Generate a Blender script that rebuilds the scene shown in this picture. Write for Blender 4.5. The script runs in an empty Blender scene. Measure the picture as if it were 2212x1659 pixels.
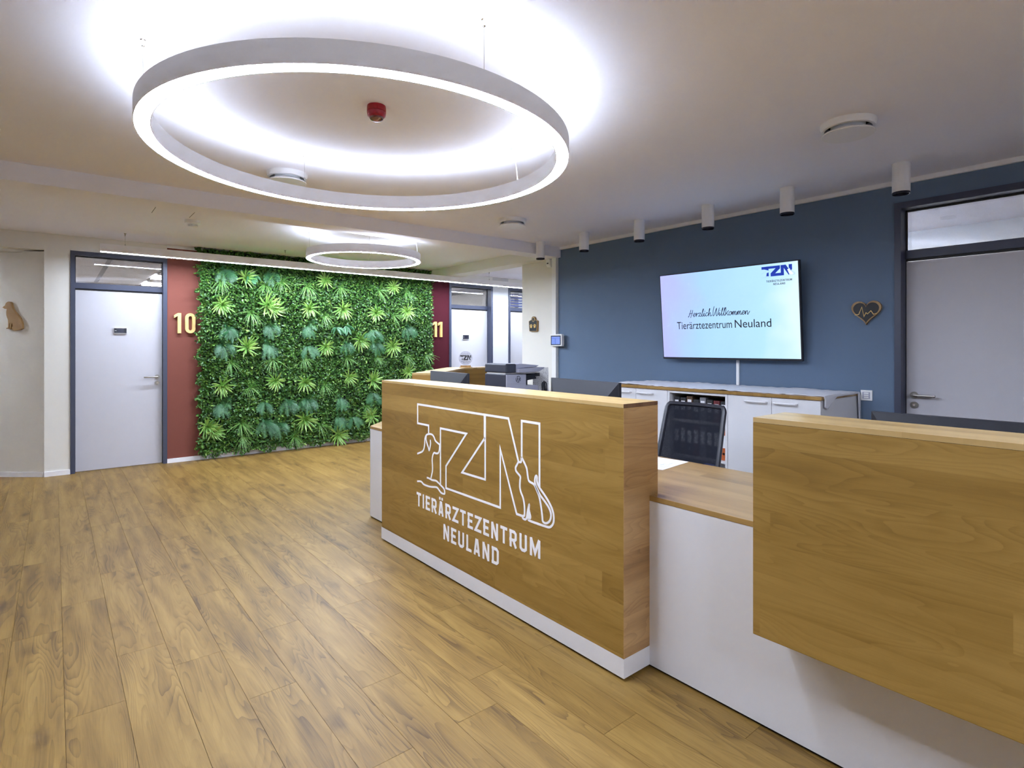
import bpy, bmesh, math, random
import numpy as np
from mathutils import Vector, Matrix
random.seed(7); np.random.seed(7)
scene = bpy.context.scene
C = scene.collection

# ---------------------------------------------------------------- camera
THETA = math.radians(39.2147)          # view axis turned from +Y towards +X
cam_d = bpy.data.cameras.new('camera'); cam = bpy.data.objects.new('camera', cam_d); C.objects.link(cam)
cam.location = (0, 0, 1.42); cam.rotation_euler = (math.pi/2, 0, -THETA)
cam_d.sensor_width = 36.0; cam_d.lens = 36.0*1212/2212; cam_d.shift_y = (750-829.5)/2212
cam_d.clip_start = .02; cam_d.clip_end = 60
scene.camera = cam
# ---------------------------------------------------------------- world, exposure
w = bpy.data.worlds.new('world'); scene.world = w; w.use_nodes = True
w.node_tree.nodes['Background'].inputs[0].default_value = (.55, .60, .70, 1)
w.node_tree.nodes['Background'].inputs[1].default_value = .6
vs = scene.view_settings
vs.view_transform = 'Standard'; vs.look = 'None'; vs.gamma = 1.0; vs.use_curve_mapping = False
vs.exposure = 1.43
cy = scene.cycles
cy.max_bounces = 5; cy.diffuse_bounces = 4; cy.glossy_bounces = 3; cy.transmission_bounces = 3; cy.transparent_max_bounces = 6
cy.caustics_reflective = False; cy.caustics_refractive = False; cy.use_adaptive_sampling = True; cy.denoising_prefilter = 'FAST'; cy.adaptive_threshold = .13; cy.adaptive_min_samples = 16
RING_DOWN, RING_UP, LINE_DOWN, PANEL = 47.0, 8.5, 58.0, 12.0     # lamp strengths

# ---------------------------------------------------------------- materials
def srgb(r, g, b):
    f = lambda c: (c/255/12.92) if c/255 <= .04045 else ((c/255+.055)/1.055)**2.4
    return (f(r), f(g), f(b), 1)
MATS = {}
class NT:
    def __init__(s, name):
        s.m = bpy.data.materials.new(name); s.m.use_nodes = True; s.t = s.m.node_tree
        s.b = s.t.nodes['Principled BSDF']; s.o = s.t.nodes['Material Output']; MATS[name] = s.m
    def n(s, typ, **kw):
        nd = s.t.nodes.new(typ)
        for k, v in kw.items():
            if k.startswith('i_'): 
                key = k[2:]; key = int(key) if key.isdigit() else key
                nd.inputs[key].default_value = v
            else: setattr(nd, k, v)
        return nd
    def l(s, a, b): s.t.links.new(a, b)
    def math(s, op, a, b=None, c=None):
        nd = s.t.nodes.new('ShaderNodeMath'); nd.operation = op
        for i, x in enumerate((a, b, c)):
            if x is None: continue
            if isinstance(x, (int, float)): nd.inputs[i].default_value = x
            else: s.l(x, nd.inputs[i])
        return nd.outputs[0]
    def comb(s, a, b, c):
        nd = s.t.nodes.new('ShaderNodeCombineXYZ')
        for i, x in enumerate((a, b, c)):
            if isinstance(x, (int, float)): nd.inputs[i].default_value = x
            else: s.l(x, nd.inputs[i])
        return nd.outputs[0]
    def ramp(s, fac, stops):
        nd = s.t.nodes.new('ShaderNodeValToRGB'); e = nd.color_ramp.elements
        e[0].position, e[0].color = stops[0]; e[1].position, e[1].color = stops[-1]
        for p, c in stops[1:-1]:
            x = e.new(p); x.color = c
        s.l(fac, nd.inputs[0]); return nd.outputs[0]
    def mix(s, fac, a, b, mode='MIX'):
        nd = s.t.nodes.new('ShaderNodeMix'); nd.data_type = 'RGBA'; nd.blend_type = mode
        for sock, x in ((nd.inputs[0], fac), (nd.inputs[6], a), (nd.inputs[7], b)):
            if isinstance(x, (int, float, tuple)): sock.default_value = x
            else: s.l(x, sock)
        return nd.outputs[2]
def flat(name, col, rough=.5, metal=0., spec=.5, bump=0., bscale=200, var=.0, coat=0.):
    t = NT(name); b = t.b
    b.inputs['Base Color'].default_value = col; b.inputs['Roughness'].default_value = rough
    b.inputs['Metallic'].default_value = metal; b.inputs['Specular IOR Level'].default_value = spec
    if coat: b.inputs['Coat Weight'].default_value = coat; b.inputs['Coat Roughness'].default_value = .15
    tc = t.n('ShaderNodeTexCoord')
    nz = t.n('ShaderNodeTexNoise'); nz.inputs['Scale'].default_value = bscale; t.l(tc.outputs['Object'], nz.inputs['Vector'])
    if var:
        n2 = t.n('ShaderNodeTexNoise'); n2.inputs['Scale'].default_value = 3; t.l(tc.outputs['Object'], n2.inputs['Vector'])
        d = tuple(c*(1-var) for c in col[:3])+(1,)
        t.l(t.mix(n2.outputs[0], d, col), b.inputs['Base Color'])
    if bump:
        bp = t.n('ShaderNodeBump'); bp.inputs['Strength'].default_value = bump; bp.inputs['Distance'].default_value = .002
        t.l(nz.outputs[0], bp.inputs['Height']); t.l(bp.outputs[0], b.inputs['Normal'])
    return t.m
def emit(name, col, strength):
    t = NT(name); t.b.inputs['Base Color'].default_value = col
    t.b.inputs['Emission Color'].default_value = col; t.b.inputs['Emission Strength'].default_value = strength
    t.b.inputs['Roughness'].default_value = .6
    return t.m
def glass(name, tint, gloss=.10, rough=.02):
    t = NT(name); tr = t.n('ShaderNodeBsdfTransparent'); tr.inputs[0].default_value = tint
    gl = t.n('ShaderNodeBsdfGlossy'); gl.inputs['Roughness'].default_value = rough
    fr = t.n('ShaderNodeFresnel'); fr.inputs[0].default_value = 1.5
    fac = t.math('ADD', fr.outputs[0], gloss)
    mx = t.n('ShaderNodeMixShader'); t.l(fac, mx.inputs[0]); t.l(tr.outputs[0], mx.inputs[1]); t.l(gl.outputs[0], mx.inputs[2])
    t.l(mx.outputs[0], t.o.inputs[0]); return t.m
def wood(name, along, across, lo, mid, hi, stave_w=.11, stave_l=1.3, per_object=False, rough=.45, lines=26., contrast=1., knots=0., tone_amt=.34, spec=.45, su=1.15, sv=6.5):
    """oak: staves of their own tone, growth rings as contour lines of a stretched noise, fine fibres"""
    t = NT(name); tc = t.n('ShaderNodeTexCoord'); sp = t.n('ShaderNodeSeparateXYZ'); t.l(tc.outputs['Object'], sp.inputs[0])
    ax = {'x': sp.outputs[0], 'y': sp.outputs[1], 'z': sp.outputs[2]}
    u = ax[along]; v = ax[across[0]]
    for a in across[1:]: v = t.math('ADD', v, ax[a])
    if per_object:
        oi = t.n('ShaderNodeObjectInfo'); rid = oi.outputs['Random']
        tone = rid; key = t.math('MULTIPLY', rid, 91.7)
    else:
        row = t.math('FLOOR', t.math('DIVIDE', v, stave_w))
        w1 = t.n('ShaderNodeTexWhiteNoise', noise_dimensions='1D'); t.l(row, w1.inputs['W'])
        col = t.math('FLOOR', t.math('ADD', t.math('DIVIDE', u, stave_l), t.math('MULTIPLY', w1.outputs[0], 7.)))
        w2 = t.n('ShaderNodeTexWhiteNoise', noise_dimensions='2D'); t.l(t.comb(row, col, 0), w2.inputs['Vector'])
        tone = w2.outputs[0]; key = t.math('MULTIPLY', tone, 53.1)
    vec = t.comb(t.math('MULTIPLY', u, su), t.math('MULTIPLY', v, sv), key)
    n1 = t.n('ShaderNodeTexNoise'); n1.inputs['Scale'].default_value = 1.0; n1.inputs['Detail'].default_value = 2.2; n1.inputs['Roughness'].default_value = .45
    n1.inputs['Distortion'].default_value = .35
    t.l(vec, n1.inputs['Vector'])
    ring = t.math('FRACT', t.math('MULTIPLY', n1.outputs[0], lines))
    ringl = t.math('POWER', ring, 2.2)                                  # sharp late wood line
    amp_n = t.n('ShaderNodeTexNoise'); amp_n.inputs['Scale'].default_value = 1.; t.l(t.comb(t.math('MULTIPLY', u, 1.5), t.math('MULTIPLY', v, 9.), t.math('ADD', key, 4.)), amp_n.inputs['Vector'])
    amp = t.ramp(amp_n.outputs[0], [(.38, (0, 0, 0, 1)), (.62, (1, 1, 1, 1))])
    fib = t.n('ShaderNodeTexNoise'); fib.inputs['Scale'].default_value = 1.; fib.inputs['Detail'].default_value = 3
    t.l(t.comb(t.math('MULTIPLY', u, 9.), t.math('MULTIPLY', v, 240.), key), fib.inputs['Vector'])
    broad = t.n('ShaderNodeTexNoise'); broad.inputs['Scale'].default_value = 1.; broad.inputs['Detail'].default_value = 2
    t.l(t.comb(t.math('MULTIPLY', u, 1.6), t.math('MULTIPLY', v, 16.), t.math('ADD', key, 9.)), broad.inputs['Vector'])
    f = t.math('MULTIPLY', t.math('SUBTRACT', tone, .5), tone_amt)
    f = t.math('ADD', f, t.math('MULTIPLY', t.math('SUBTRACT', broad.outputs[0], .5), 1.15*contrast))
    f = t.math('ADD', f, t.math('MULTIPLY', t.math('SUBTRACT', fib.outputs[0], .5), .45*contrast))
    f = t.math('SUBTRACT', f, t.math('MULTIPLY', t.math('MULTIPLY', ringl, t.math('ADD', t.math('MULTIPLY', amp, .85), .15)), .42*contrast))
    f = t.math('ADD', f, .60)
    if knots:
        vo = t.n('ShaderNodeTexVoronoi'); vo.inputs['Scale'].default_value = 1.
        t.l(t.comb(t.math('MULTIPLY', u, 2.1), t.math('MULTIPLY', v, 4.6), key), vo.inputs['Vector'])
        wn = t.n('ShaderNodeTexNoise'); wn.inputs['Scale'].default_value = 1.; wn.inputs['Detail'].default_value = 3
        t.l(t.comb(t.math('MULTIPLY', u, 14.), t.math('MULTIPLY', v, 26.), key), wn.inputs['Vector'])
        kd = t.math('ADD', vo.outputs['Distance'], t.math('MULTIPLY', t.math('SUBTRACT', wn.outputs[0], .5), .22))
        kk = t.ramp(kd, [(.02, (1, 1, 1, 1)), (.20, (0, 0, 0, 1))])
        f = t.math('SUBTRACT', f, t.math('MULTIPLY', kk, knots))
    colr = t.ramp(f, [(.0, lo), (.5, mid), (1., hi)])
    t.l(colr, t.b.inputs['Base Color'])
    t.b.inputs['Roughness'].default_value = rough; t.b.inputs['Specular IOR Level'].default_value = spec
    bp = t.n('ShaderNodeBump'); bp.inputs['Strength'].default_value = .12; bp.inputs['Distance'].default_value = .001
    t.l(fib.outputs[0], bp.inputs['Height']); t.l(bp.outputs[0], t.b.inputs['Normal'])
    return t.m
M = {}
M['white_paint'] = flat('white_paint', (.80, .79, .77, 1), .85)
M['ceiling_paint'] = flat('ceiling_paint', (.88, .87, .94, 1), .9, spec=.2)
M['cream_paint'] = flat('cream_paint', (.74, .715, .66, 1), .85)
M['blue_paint'] = flat('blue_paint', srgb(102, 120, 143), .8, spec=.2)
M['terracotta'] = flat('terracotta', srgb(124, 74, 64), .85, spec=.1)
M['burgundy'] = flat('burgundy', srgb(72, 26, 35), .85, spec=.1)
M['skirting'] = flat('skirting', (.82, .81, .83, 1), .5)
M['frame_grey'] = flat('frame_grey', srgb(60, 65, 84), .42)
M['seal'] = flat('seal', (.012, .012, .014, 1), .6)
M['door_leaf'] = flat('door_leaf', srgb(190, 188, 194), .5)
M['steel'] = flat('steel', (.36, .34, .31, 1), .32, metal=1)
M['chrome'] = flat('chrome', (.75, .75, .76, 1), .12, metal=1)
M['white_lacquer'] = flat('white_lacquer', (.71, .70, .72, 1), .38)
M['white_matt'] = flat('white_matt', (.60, .60, .61, 1), .85)
M['white_metal'] = flat('white_metal', (.82, .81, .83, 1), .45)
M['white_plastic'] = flat('white_plastic', (.82, .82, .82, 1), .4)
M['black_plastic'] = flat('black_plastic', (.016, .017, .024, 1), .45)
M['monitor_grey'] = flat('monitor_grey', (.013, .0135, .019, 1), .5, spec=.35)
M['dark_blue_lens'] = flat('dark_blue_lens', (.012, .013, .03, 1), .2)
M['black_print'] = flat('black_print', (.015, .015, .02, 1), .5)
M['black_void'] = flat('black_void', (.008, .008, .008, 1), .8)
M['vinyl_white'] = flat('vinyl_white', (.86, .85, .88, 1), .45)
M['red_plastic'] = flat('red_plastic', srgb(150, 12, 30), .35)
M['clear_dome'] = glass('clear_dome', (.80, .25, .28, 1), .15)
M['pane'] = glass('pane', (.92, .93, .95, 1), .05)
M['acrylic'] = glass('acrylic', (.90, .90, .92, 1), .04)
M['printer_light'] = flat('printer_light', srgb(168, 168, 184), .45)
M['printer_dark'] = flat('printer_dark', srgb(52, 54, 66), .4)
M['paper'] = flat('paper', (.80, .80, .84, 1), .7)
M['fleece'] = flat('fleece', (.74, .74, .80, 1), .95, bump=.6, bscale=160)
M['chair_fabric'] = flat('chair_fabric', (.009, .010, .016, 1), .9, spec=.15)
M['chair_plastic'] = flat('chair_plastic', (.018, .018, .026, 1), .4)
M['navy_plastic'] = flat('navy_plastic', (.012, .014, .05, 1), .4)
M['chalk_black'] = flat('chalk_black', (.018, .018, .022, 1), .6)
M['plant_back'] = flat('plant_back', (.008, .018, .008, 1), .9)
M['slab'] = flat('slab', srgb(108, 84, 50), .6)
M['tile'] = flat('tile', (.72, .71, .75, 1), .8)
M['tile_grid'] = flat('tile_grid', (.30, .30, .34, 1), .6)
M['blind'] = flat('blind', srgb(110, 122, 190), .6)
M['lamp_white'] = emit('lamp_white', (.81, .92, 1.12, 1), RING_DOWN)
M['lamp_up'] = emit('lamp_up', (.81, .92, 1.12, 1), RING_UP)
M['line_white'] = emit('line_white', (.81, .92, 1.12, 1), LINE_DOWN)
M['panel_white'] = emit('panel_white', (.95, .97, 1, 1), PANEL)
M['panel_bright'] = emit('panel_bright', (.90, .95, 1.02, 1), 95.)
M['panel_side'] = emit('panel_side', (.92, .95, 1., 1), 60.)
M['small_down'] = emit('small_down', (.81, .92, 1.12, 1), RING_DOWN*1.6)
M['small_up'] = emit('small_up', (.81, .92, 1.12, 1), RING_UP*1.3)
M['tablet_screen'] = emit('tablet_screen', (.09, .15, .46, 1), .20)
M['tablet_print'] = emit('tablet_print', (.30, .38, .75, 1), .20)
M['logo_blue'] = emit('logo_blue', (.006, .028, .28, 1), .42)
M['oak_floor'] = wood('oak_floor', 'y', 'x', srgb(76, 54, 26), srgb(120, 92, 44), srgb(146, 117, 62), per_object=True, rough=.46, lines=24, contrast=.95, knots=.38, tone_amt=.16, spec=.3, su=.8, sv=7.5)
O = (srgb(94, 66, 26), srgb(140, 107, 48), srgb(168, 134, 72))
M['oak_front'] = wood('oak_front', 'y', 'z', *O, stave_w=.108, stave_l=1.5, lines=20, contrast=.5)
M['oak_top'] = wood('oak_top', 'y', 'x', srgb(100, 70, 34), srgb(148, 113, 62), srgb(178, 144, 90), stave_w=.085, stave_l=1.4, lines=18, contrast=.5, rough=.3)
M['oak_cap'] = wood('oak_cap', 'y', 'x', srgb(132, 101, 60), srgb(180, 149, 96), srgb(204, 176, 126), stave_w=.06, stave_l=1.4, lines=14, contrast=.4, rough=.3)  # lighter than the other oak: glare on the cap tops put into the colour
M['oak_end'] = wood('oak_end', 'x', 'z', srgb(98, 66, 38), srgb(158, 120, 76), srgb(190, 154, 106), stave_w=.135, stave_l=3, lines=20, contrast=.6)
M['oak_board'] = wood('oak_board', 'z', 'xy', srgb(96, 70, 40), srgb(146, 112, 68), srgb(174, 142, 94), stave_w=.05, stave_l=3, lines=14, contrast=.5)
M['oak_pale'] = wood('oak_pale', 'z', 'xy', srgb(165, 125, 60), srgb(214, 176, 104), srgb(236, 204, 140), stave_w=.3, stave_l=3, lines=10, contrast=.4)
def leaf_mat(name, stops, rough=.38):
    t = NT(name); a = t.n('ShaderNodeAttribute'); a.attribute_name = 'tint'
    t.l(t.ramp(a.outputs['Fac'], stops), t.b.inputs['Base Color']); t.b.inputs['Roughness'].default_value = rough
    t.b.inputs['Specular IOR Level'].default_value = .6
    return t.m
M['foliage'] = leaf_mat('foliage', [(0, (.018, .060, .014, 1)), (.35, (.05, .155, .026, 1)), (.7, (.14, .30, .04, 1)), (1, (.44, .54, .16, 1))])
M['rosette'] = leaf_mat('rosette', [(0, (.05, .20, .03, 1)), (.5, (.14, .34, .055, 1)), (1, (.44, .54, .15, 1))])
M['fern'] = leaf_mat('fern', [(0, (.012, .06, .022, 1)), (.6, (.032, .135, .045, 1)), (1, (.09, .24, .095, 1))])
M['grass_leaf'] = leaf_mat('grass_leaf', [(0, (.03, .12, .02, 1)), (.6, (.10, .28, .05, 1)), (1, (.34, .48, .14, 1))])
def screen_mat():
    t = NT('tv_screen'); tc = t.n('ShaderNodeTexCoord'); sp = t.n('ShaderNodeSeparateXYZ'); t.l(tc.outputs['Object'], sp.inputs[0])
    x = t.math('ADD', t.math('DIVIDE', sp.outputs[0], 1.36), .5)
    nz = t.n('ShaderNodeTexNoise'); nz.inputs['Scale'].default_value = 2.2; t.l(tc.outputs['Object'], nz.inputs['Vector'])
    x = t.math('ADD', x, t.math('MULTIPLY', t.math('SUBTRACT', nz.outputs[0], .5), .5))
    col = t.ramp(x, [(0, srgb(178, 184, 255)), (.35, srgb(166, 208, 255)), (.8, srgb(176, 222, 255)), (1, srgb(214, 240, 255))])
    t.l(col, t.b.inputs['Emission Color']); t.b.inputs['Emission Strength'].default_value = .43
    t.b.inputs['Base Color'].default_value = (.02, .02, .02, 1); t.b.inputs['Roughness'].default_value = .3
    return t.m
M['tv_screen'] = screen_mat()
def speckle_mat():
    t = NT('speckled_white'); tc = t.n('ShaderNodeTexCoord')
    vo = t.n('ShaderNodeTexVoronoi'); vo.inputs['Scale'].default_value = 90; t.l(tc.outputs['Object'], vo.inputs['Vector'])
    t.l(t.ramp(vo.outputs['Distance'], [(.20, (.10, .10, .11, 1)), (.30, (.70, .70, .70, 1))]), t.b.inputs['Base Color'])
    t.b.inputs['Roughness'].default_value = .6; return t.m
M['speckled_white'] = speckle_mat()

# ---------------------------------------------------------------- mesh helpers
def catmull(pts, n=5, closed=False):
    P = [Vector(p) for p in pts]; out = []
    N = len(P)
    for i in range(N if closed else N-1):
        p0 = P[(i-1) % N] if (closed or i > 0) else P[0]*2-P[1]
        p1 = P[i]; p2 = P[(i+1) % N]
        p3 = P[(i+2) % N] if (closed or i+2 < N) else P[-1]*2-P[-2]
        for k in range(n):
            t = k/n
            out.append(.5*((2*p1)+(p2-p0)*t+(2*p0-5*p1+4*p2-p3)*t*t+(3*p1-p0-3*p2+p3)*t**3))
    if not closed: out.append(P[-1])
    return out
class MB:
    def __init__(s): s.v = []; s.f = []; s.mi = []
    def add(s, vs, fs, mi=0):
        o = len(s.v); s.v += [tuple(p) for p in vs]; s.f += [tuple(o+i for i in f) for f in fs]; s.mi += [mi]*len(fs); return s
    def box(s, x0, x1, y0, y1, z0, z1, mi=0):
        x0, x1 = sorted((x0, x1)); y0, y1 = sorted((y0, y1)); z0, z1 = sorted((z0, z1))
        return s.add([(x0, y0, z0), (x1, y0, z0), (x1, y1, z0), (x0, y1, z0), (x0, y0, z1), (x1, y0, z1), (x1, y1, z1), (x0, y1, z1)],
                     [(0, 3, 2, 1), (4, 5, 6, 7), (0, 1, 5, 4), (1, 2, 6, 5), (2, 3, 7, 6), (3, 0, 4, 7)], mi)
    def prism(s, poly, fn, d0, d1, mi=0):
        """poly in 2D; fn(a, b, d) -> 3D point; extruded between depths d0 and d1"""
        n = len(poly); A = [fn(a, b, d0) for a, b in poly]; B = [fn(a, b, d1) for a, b in poly]
        fs = [tuple(range(n))[::-1], tuple(range(n, 2*n))] + [(i, (i+1) % n, n+(i+1) % n, n+i) for i in range(n)]
        return s.add(A+B, fs, mi)
    def poly_z(s, poly, z0, z1, mi=0): return s.prism(poly, lambda a, b, d: (a, b, d), z0, z1, mi)
    def lathe(s, prof, c, n=32, axis='z', mi=0, cap=True):
        vs = []; fs = []; k = len(prof)
        for i in range(n):
            a = 2*math.pi*i/n
            for r, h_ in prof:
                x, y = r*math.cos(a), r*math.sin(a)
                p = {'z': (x, y, h_), 'x': (h_, x, y), 'y': (x, h_, y)}[axis]
                vs.append((c[0]+p[0], c[1]+p[1], c[2]+p[2]))
        for i in range(n):
            j = (i+1) % n
            for q in range(k-1): fs.append((i*k+q, j*k+q, j*k+q+1, i*k+q+1))
        if cap:
            if prof[0][0] > 1e-6: fs.append(tuple(i*k for i in range(n))[::-1])
            if prof[-1][0] > 1e-6: fs.append(tuple(i*k+k-1 for i in range(n)))
        return s.add(vs, fs, mi)
    def tube(s, pts, r, n=8, mi=0):
        P = [Vector(p) for p in pts]; vs = []; fs = []; up = None
        for i, p in enumerate(P):
            t = (P[min(i+1, len(P)-1)]-P[max(i-1, 0)]).normalized()
            if up is None: up = Vector((0, 0, 1)) if abs(t.z) < .9 else Vector((1, 0, 0))
            a = t.cross(up).normalized(); b = a.cross(t).normalized(); up = b
            rr = r[i] if isinstance(r, (list, tuple)) else r
            for k in range(n):
                an = 2*math.pi*k/n; vs.append(p+a*math.cos(an)*rr+b*math.sin(an)*rr)
        for i in range(len(P)-1):
            for k in range(n):
                l = (k+1) % n; fs.append((i*n+k, i*n+l, (i+1)*n+l, (i+1)*n+k))
        fs.append(tuple(range(n))[::-1]); fs.append(tuple((len(P)-1)*n+k for k in range(n)))
        return s.add(vs, fs, mi)
    def stroke(s, pts, width, fn, d0, d1, closed=False, miter=2.2, round_cap=False, mi=0):
        """flat band of given width along a 2D polyline with mitred corners, extruded d0..d1"""
        s.k = getattr(s, 'k', 0)+1; d1 = d1+(d1-d0)*.05*(s.k % 7)
        P = [Vector((p[0], p[1])) for p in pts]; Q = [P[0]]
        for p in P[1:]:
            if (p-Q[-1]).length > 1e-6: Q.append(p)
        P = Q; N = len(P); hw = width/2; L = []; R = []
        for i in range(N):
            a = P[(i-1) % N] if (closed or i > 0) else None
            b = P[(i+1) % N] if (closed or i < N-1) else None
            d1_ = (P[i]-a).normalized() if a is not None else None
            d2_ = (b-P[i]).normalized() if b is not None else None
            if d1_ is None: d1_ = d2_
            if d2_ is None: d2_ = d1_
            n1 = Vector((-d1_.y, d1_.x)); n2 = Vector((-d2_.y, d2_.x)); m = n1+n2
            if m.length < 1e-4: m = n1
            m.normalize(); k = min(1/max(.05, m.dot(n1)), miter)
            L.append(P[i]+m*hw*k); R.append(P[i]-m*hw*k)
        seg = N if closed else N-1
        for i in range(seg):
            j = (i+1) % N
            s.prism([R[i], R[j], L[j], L[i]], fn, d0, d1, mi)
        if round_cap and not closed:
            for p in (P[0], P[-1]):
                s.prism([(p.x+hw*math.cos(t*math.pi/5), p.y+hw*math.sin(t*math.pi/5)) for t in range(10)], fn, d0, d1, mi)
        return s
    def build(s, name, mat, parent=None, smooth=False, bevel=0., local=False, kind=None):
        me = bpy.data.meshes.new(name)
        off = (0, 0, 0)
        if parent is not None and not local:
            q = parent; off = Vector((0, 0, 0))
            while q is not None: off += q.location; q = q.parent
        vs = [(p[0]-off[0], p[1]-off[1], p[2]-off[2]) for p in s.v] if parent is not None else s.v
        me.from_pydata(vs, [], s.f); me.validate(verbose=False)
        for m in (mat if isinstance(mat, (list, tuple)) else [mat]): me.materials.append(M[m] if isinstance(m, str) else m)
        if any(s.mi) and len(me.polygons) == len(s.mi): me.polygons.foreach_set('material_index', s.mi)
        bm = bmesh.new(); bm.from_mesh(me); bmesh.ops.recalc_face_normals(bm, faces=bm.faces); bm.to_mesh(me); bm.free()
        if smooth:
            me.polygons.foreach_set('use_smooth', [True]*len(me.polygons)); me.set_sharp_from_angle(angle=math.radians(35))
        o = bpy.data.objects.new(name, me); C.objects.link(o)
        if parent is not None: o.parent = parent
        if bevel:
            b = o.modifiers.new('edge', 'BEVEL'); b.width = bevel; b.segments = 2; b.limit_method = 'ANGLE'
        if kind: o['kind'] = kind
        return o
def thing(name, label, cat, loc=(0, 0, 0), rz=0., group=None):
    o = bpy.data.objects.new(name, None); C.objects.link(o); o.location = loc; o.rotation_euler = (0, 0, rz)
    o.empty_display_size = .05
    tag(o, label, cat, group); return o
def tag(o, label, cat, group=None):
    o['label'] = label; o['category'] = cat
    if group: o['group'] = group
    return o
def struct(o, label=None):
    o['kind'] = 'structure'
    if label: o['label'] = label
    return o
def bx(*a): return MB().box(*a)
def copy_tree(o, parent=None):
    c = o.copy(); C.objects.link(c)
    if parent is not None: c.parent = parent
    for ch in list(o.children): copy_tree(ch, c)
    return c
ORD = ['first', 'second', 'third', 'fourth', 'fifth', 'sixth', 'seventh', 'eighth', 'ninth', 'tenth']

# ================================================================ the setting
CE = 2.67; YB = 7.99; XB = 4.915
# ---- floor: slab with separate planks
fl = struct(bx(-3.3, 8.4, -3.1, 12.9, -.12, -.0035).build('floor', 'slab'), 'oak plank floor of the reception hall')
PW, PL = .191, 1.2
pm = MB(); e = .00025
pm.add([(e, e, -.003), (PW-e, e, -.003), (PW-e, PL-e, -.003), (e, PL-e, -.003), (e+.0004, e+.0004, 0), (PW-e-.0004, e+.0004, 0), (PW-e-.0004, PL-e-.0004, 0), (e+.0004, PL-e-.0004, 0)],
       [(4, 5, 6, 7), (0, 1, 5, 4), (1, 2, 6, 5), (2, 3, 7, 6), (3, 0, 4, 7)])
proto = pm.build('plank', 'oak_floor', fl, local=True)
first = True
known = {0: 2.73, 1: 3.14, 2: 2.89, 3: 2.424}
rr = random.Random(3)
for ci in range(-7, 26):
    x = .032+ci*PW
    st = known.get(ci, rr.uniform(0, PL)) % PL - PL
    y = st
    while y < 8.9:
        if y+PL > .1 and not (x > 5.2 and y < 5) and not (2.9 < x and y+PL < 4.6) and not (x < -.9 and y < -.5):
            p = proto if first else proto.copy()
            if not first: C.objects.link(p); p.parent = fl
            first = False; p.location = (x, y, 0)
        y += PL
# ---- ceiling, beams
ce = struct(bx(-3.3, 8.4, -3.1, 8.2, CE, CE+.15).build('ceiling', 'ceiling_paint'), 'white plastered ceiling')
hatch = MB()
for (a, b, c2, d) in ((.700, .704, 5.89, 6.16), (1.008, 1.012, 5.89, 6.16)): hatch.box(a, b, c2, d, CE-.0008, CE)
hatch.build('access_panel_joint', 'black_void', ce)
struct(bx(-3.3, XB, 5.06, 5.29, 2.544, CE).build('beam_ceiling', 'ceiling_paint'), 'white ceiling beam crossing the hall')
struct(bx(4.76, 5.02, 5.29, YB, 2.535, CE).build('beam_corridor', 'white_paint'), 'white ceiling beam from the pillar to the planted wall')
# ---- back wall plane (Y = 7.99), with door openings
T = .16
def wall_y(name, x0, x1, z0, z1, mat, y=YB, t=T): return struct(bx(x0, x1, y, y+t, z0, z1).build(name, mat))
D1 = (.14, 1.071); D2 = (5.152, 6.071); D3 = (6.433, 7.36); DT = 2.503
wall_y('wall_back_left', -.085, D1[0], 0, CE, 'cream_paint')
wall_y('wall_back_lintel', -3.3, -.085, 2.485, CE, 'cream_paint')
wall_y('wall_back_over_door', D1[0], D1[1], DT, CE, 'cream_paint')
wall_y('wall_back_terracotta', D1[1], 1.47, 0, 2.635, 'terracotta')
wall_y('wall_back_top', D1[1], 4.79, 2.635, CE, 'white_paint')
wall_y('wall_back_plain', 1.47, 4.79, 0, 2.635, 'white_paint')
wall_y('wall_back_burgundy', 4.79, D2[0], 0, CE, 'burgundy')
wall_y('wall_back_over_door_right', D2[0], D2[1], DT, CE, 'white_paint')
wall_y('wall_back_white', D2[1], D3[0], 0, CE, 'white_matt')
wall_y('wall_back_over_door_far', D3[0], D3[1], DT, CE, 'white_paint')
wall_y('wall_back_end', D3[1], 8.4, 0, CE, 'white_paint')
struct(bx(D1[1], D2[0], YB-.013, YB, 0, .052).build('baseboard_back', 'skirting'))
struct(bx(-.085, D1[0]-.002, YB-.013, YB, 0, .052).build('baseboard_back_left', 'skirting'))
struct(bx(D2[1]+.002, D3[0]-.002, YB-.013, YB, 0, .052).build('baseboard_back_right', 'skirting'))
# diagonal wall with the dog, and its passage
DA = Vector((-.085, 8.0)); DD = Vector((-.76323, .64612)); DN = Vector((-.64612, -.76323))   # along, normal to the hall
def diag(t, z, off=0.): p = DA+DD*t+DN*off; return (p.x, p.y, z)
m = MB(); m.prism([(0, 0), (1.9, 0), (1.9, 2.47), (0, 2.47)], lambda a, b, d: diag(a, b, d), 0, -.15); struct(m.build('wall_diagonal', 'cream_paint'))
m = MB(); m.prism([(0.01, 0), (1.9, 0), (1.9, .052), (0.01, .052)], lambda a, b, d: diag(a, b, d), 0, .013); struct(m.build('baseboard_diagonal', 'skirting'))
struct(bx(-3.3, -.085, YB+T, 10.2, 2.46, 2.60).build('ceiling_passage', 'white_paint'))
struct(bx(-3.3, -1.2, 9.3, 9.45, 0, 2.47).build('wall_passage', 'cream_paint'))
for k, (x, y) in enumerate(((-1.45, 8.40), (-2.5, 8.6))):  # downlights added out of view to brighten the dog wall and passage
    r = thing('recessed_downlight', ['recessed downlight in the passage ceiling beside the dog plaque', 'recessed downlight at the far left end of the passage ceiling'][k], 'ceiling light', (x, y, 2.46))
    MB().lathe([(.11, 2.46), (.11, 2.452), (.095, 2.450), (.09, 2.46)], (x, y, 0), 32).build('trim_ring', 'white_metal', r, smooth=True)
    MB().lathe([(.09, 2.4585), (0, 2.4585)], (x, y, 0), 32).build('diffuser', 'panel_bright', r)
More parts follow.
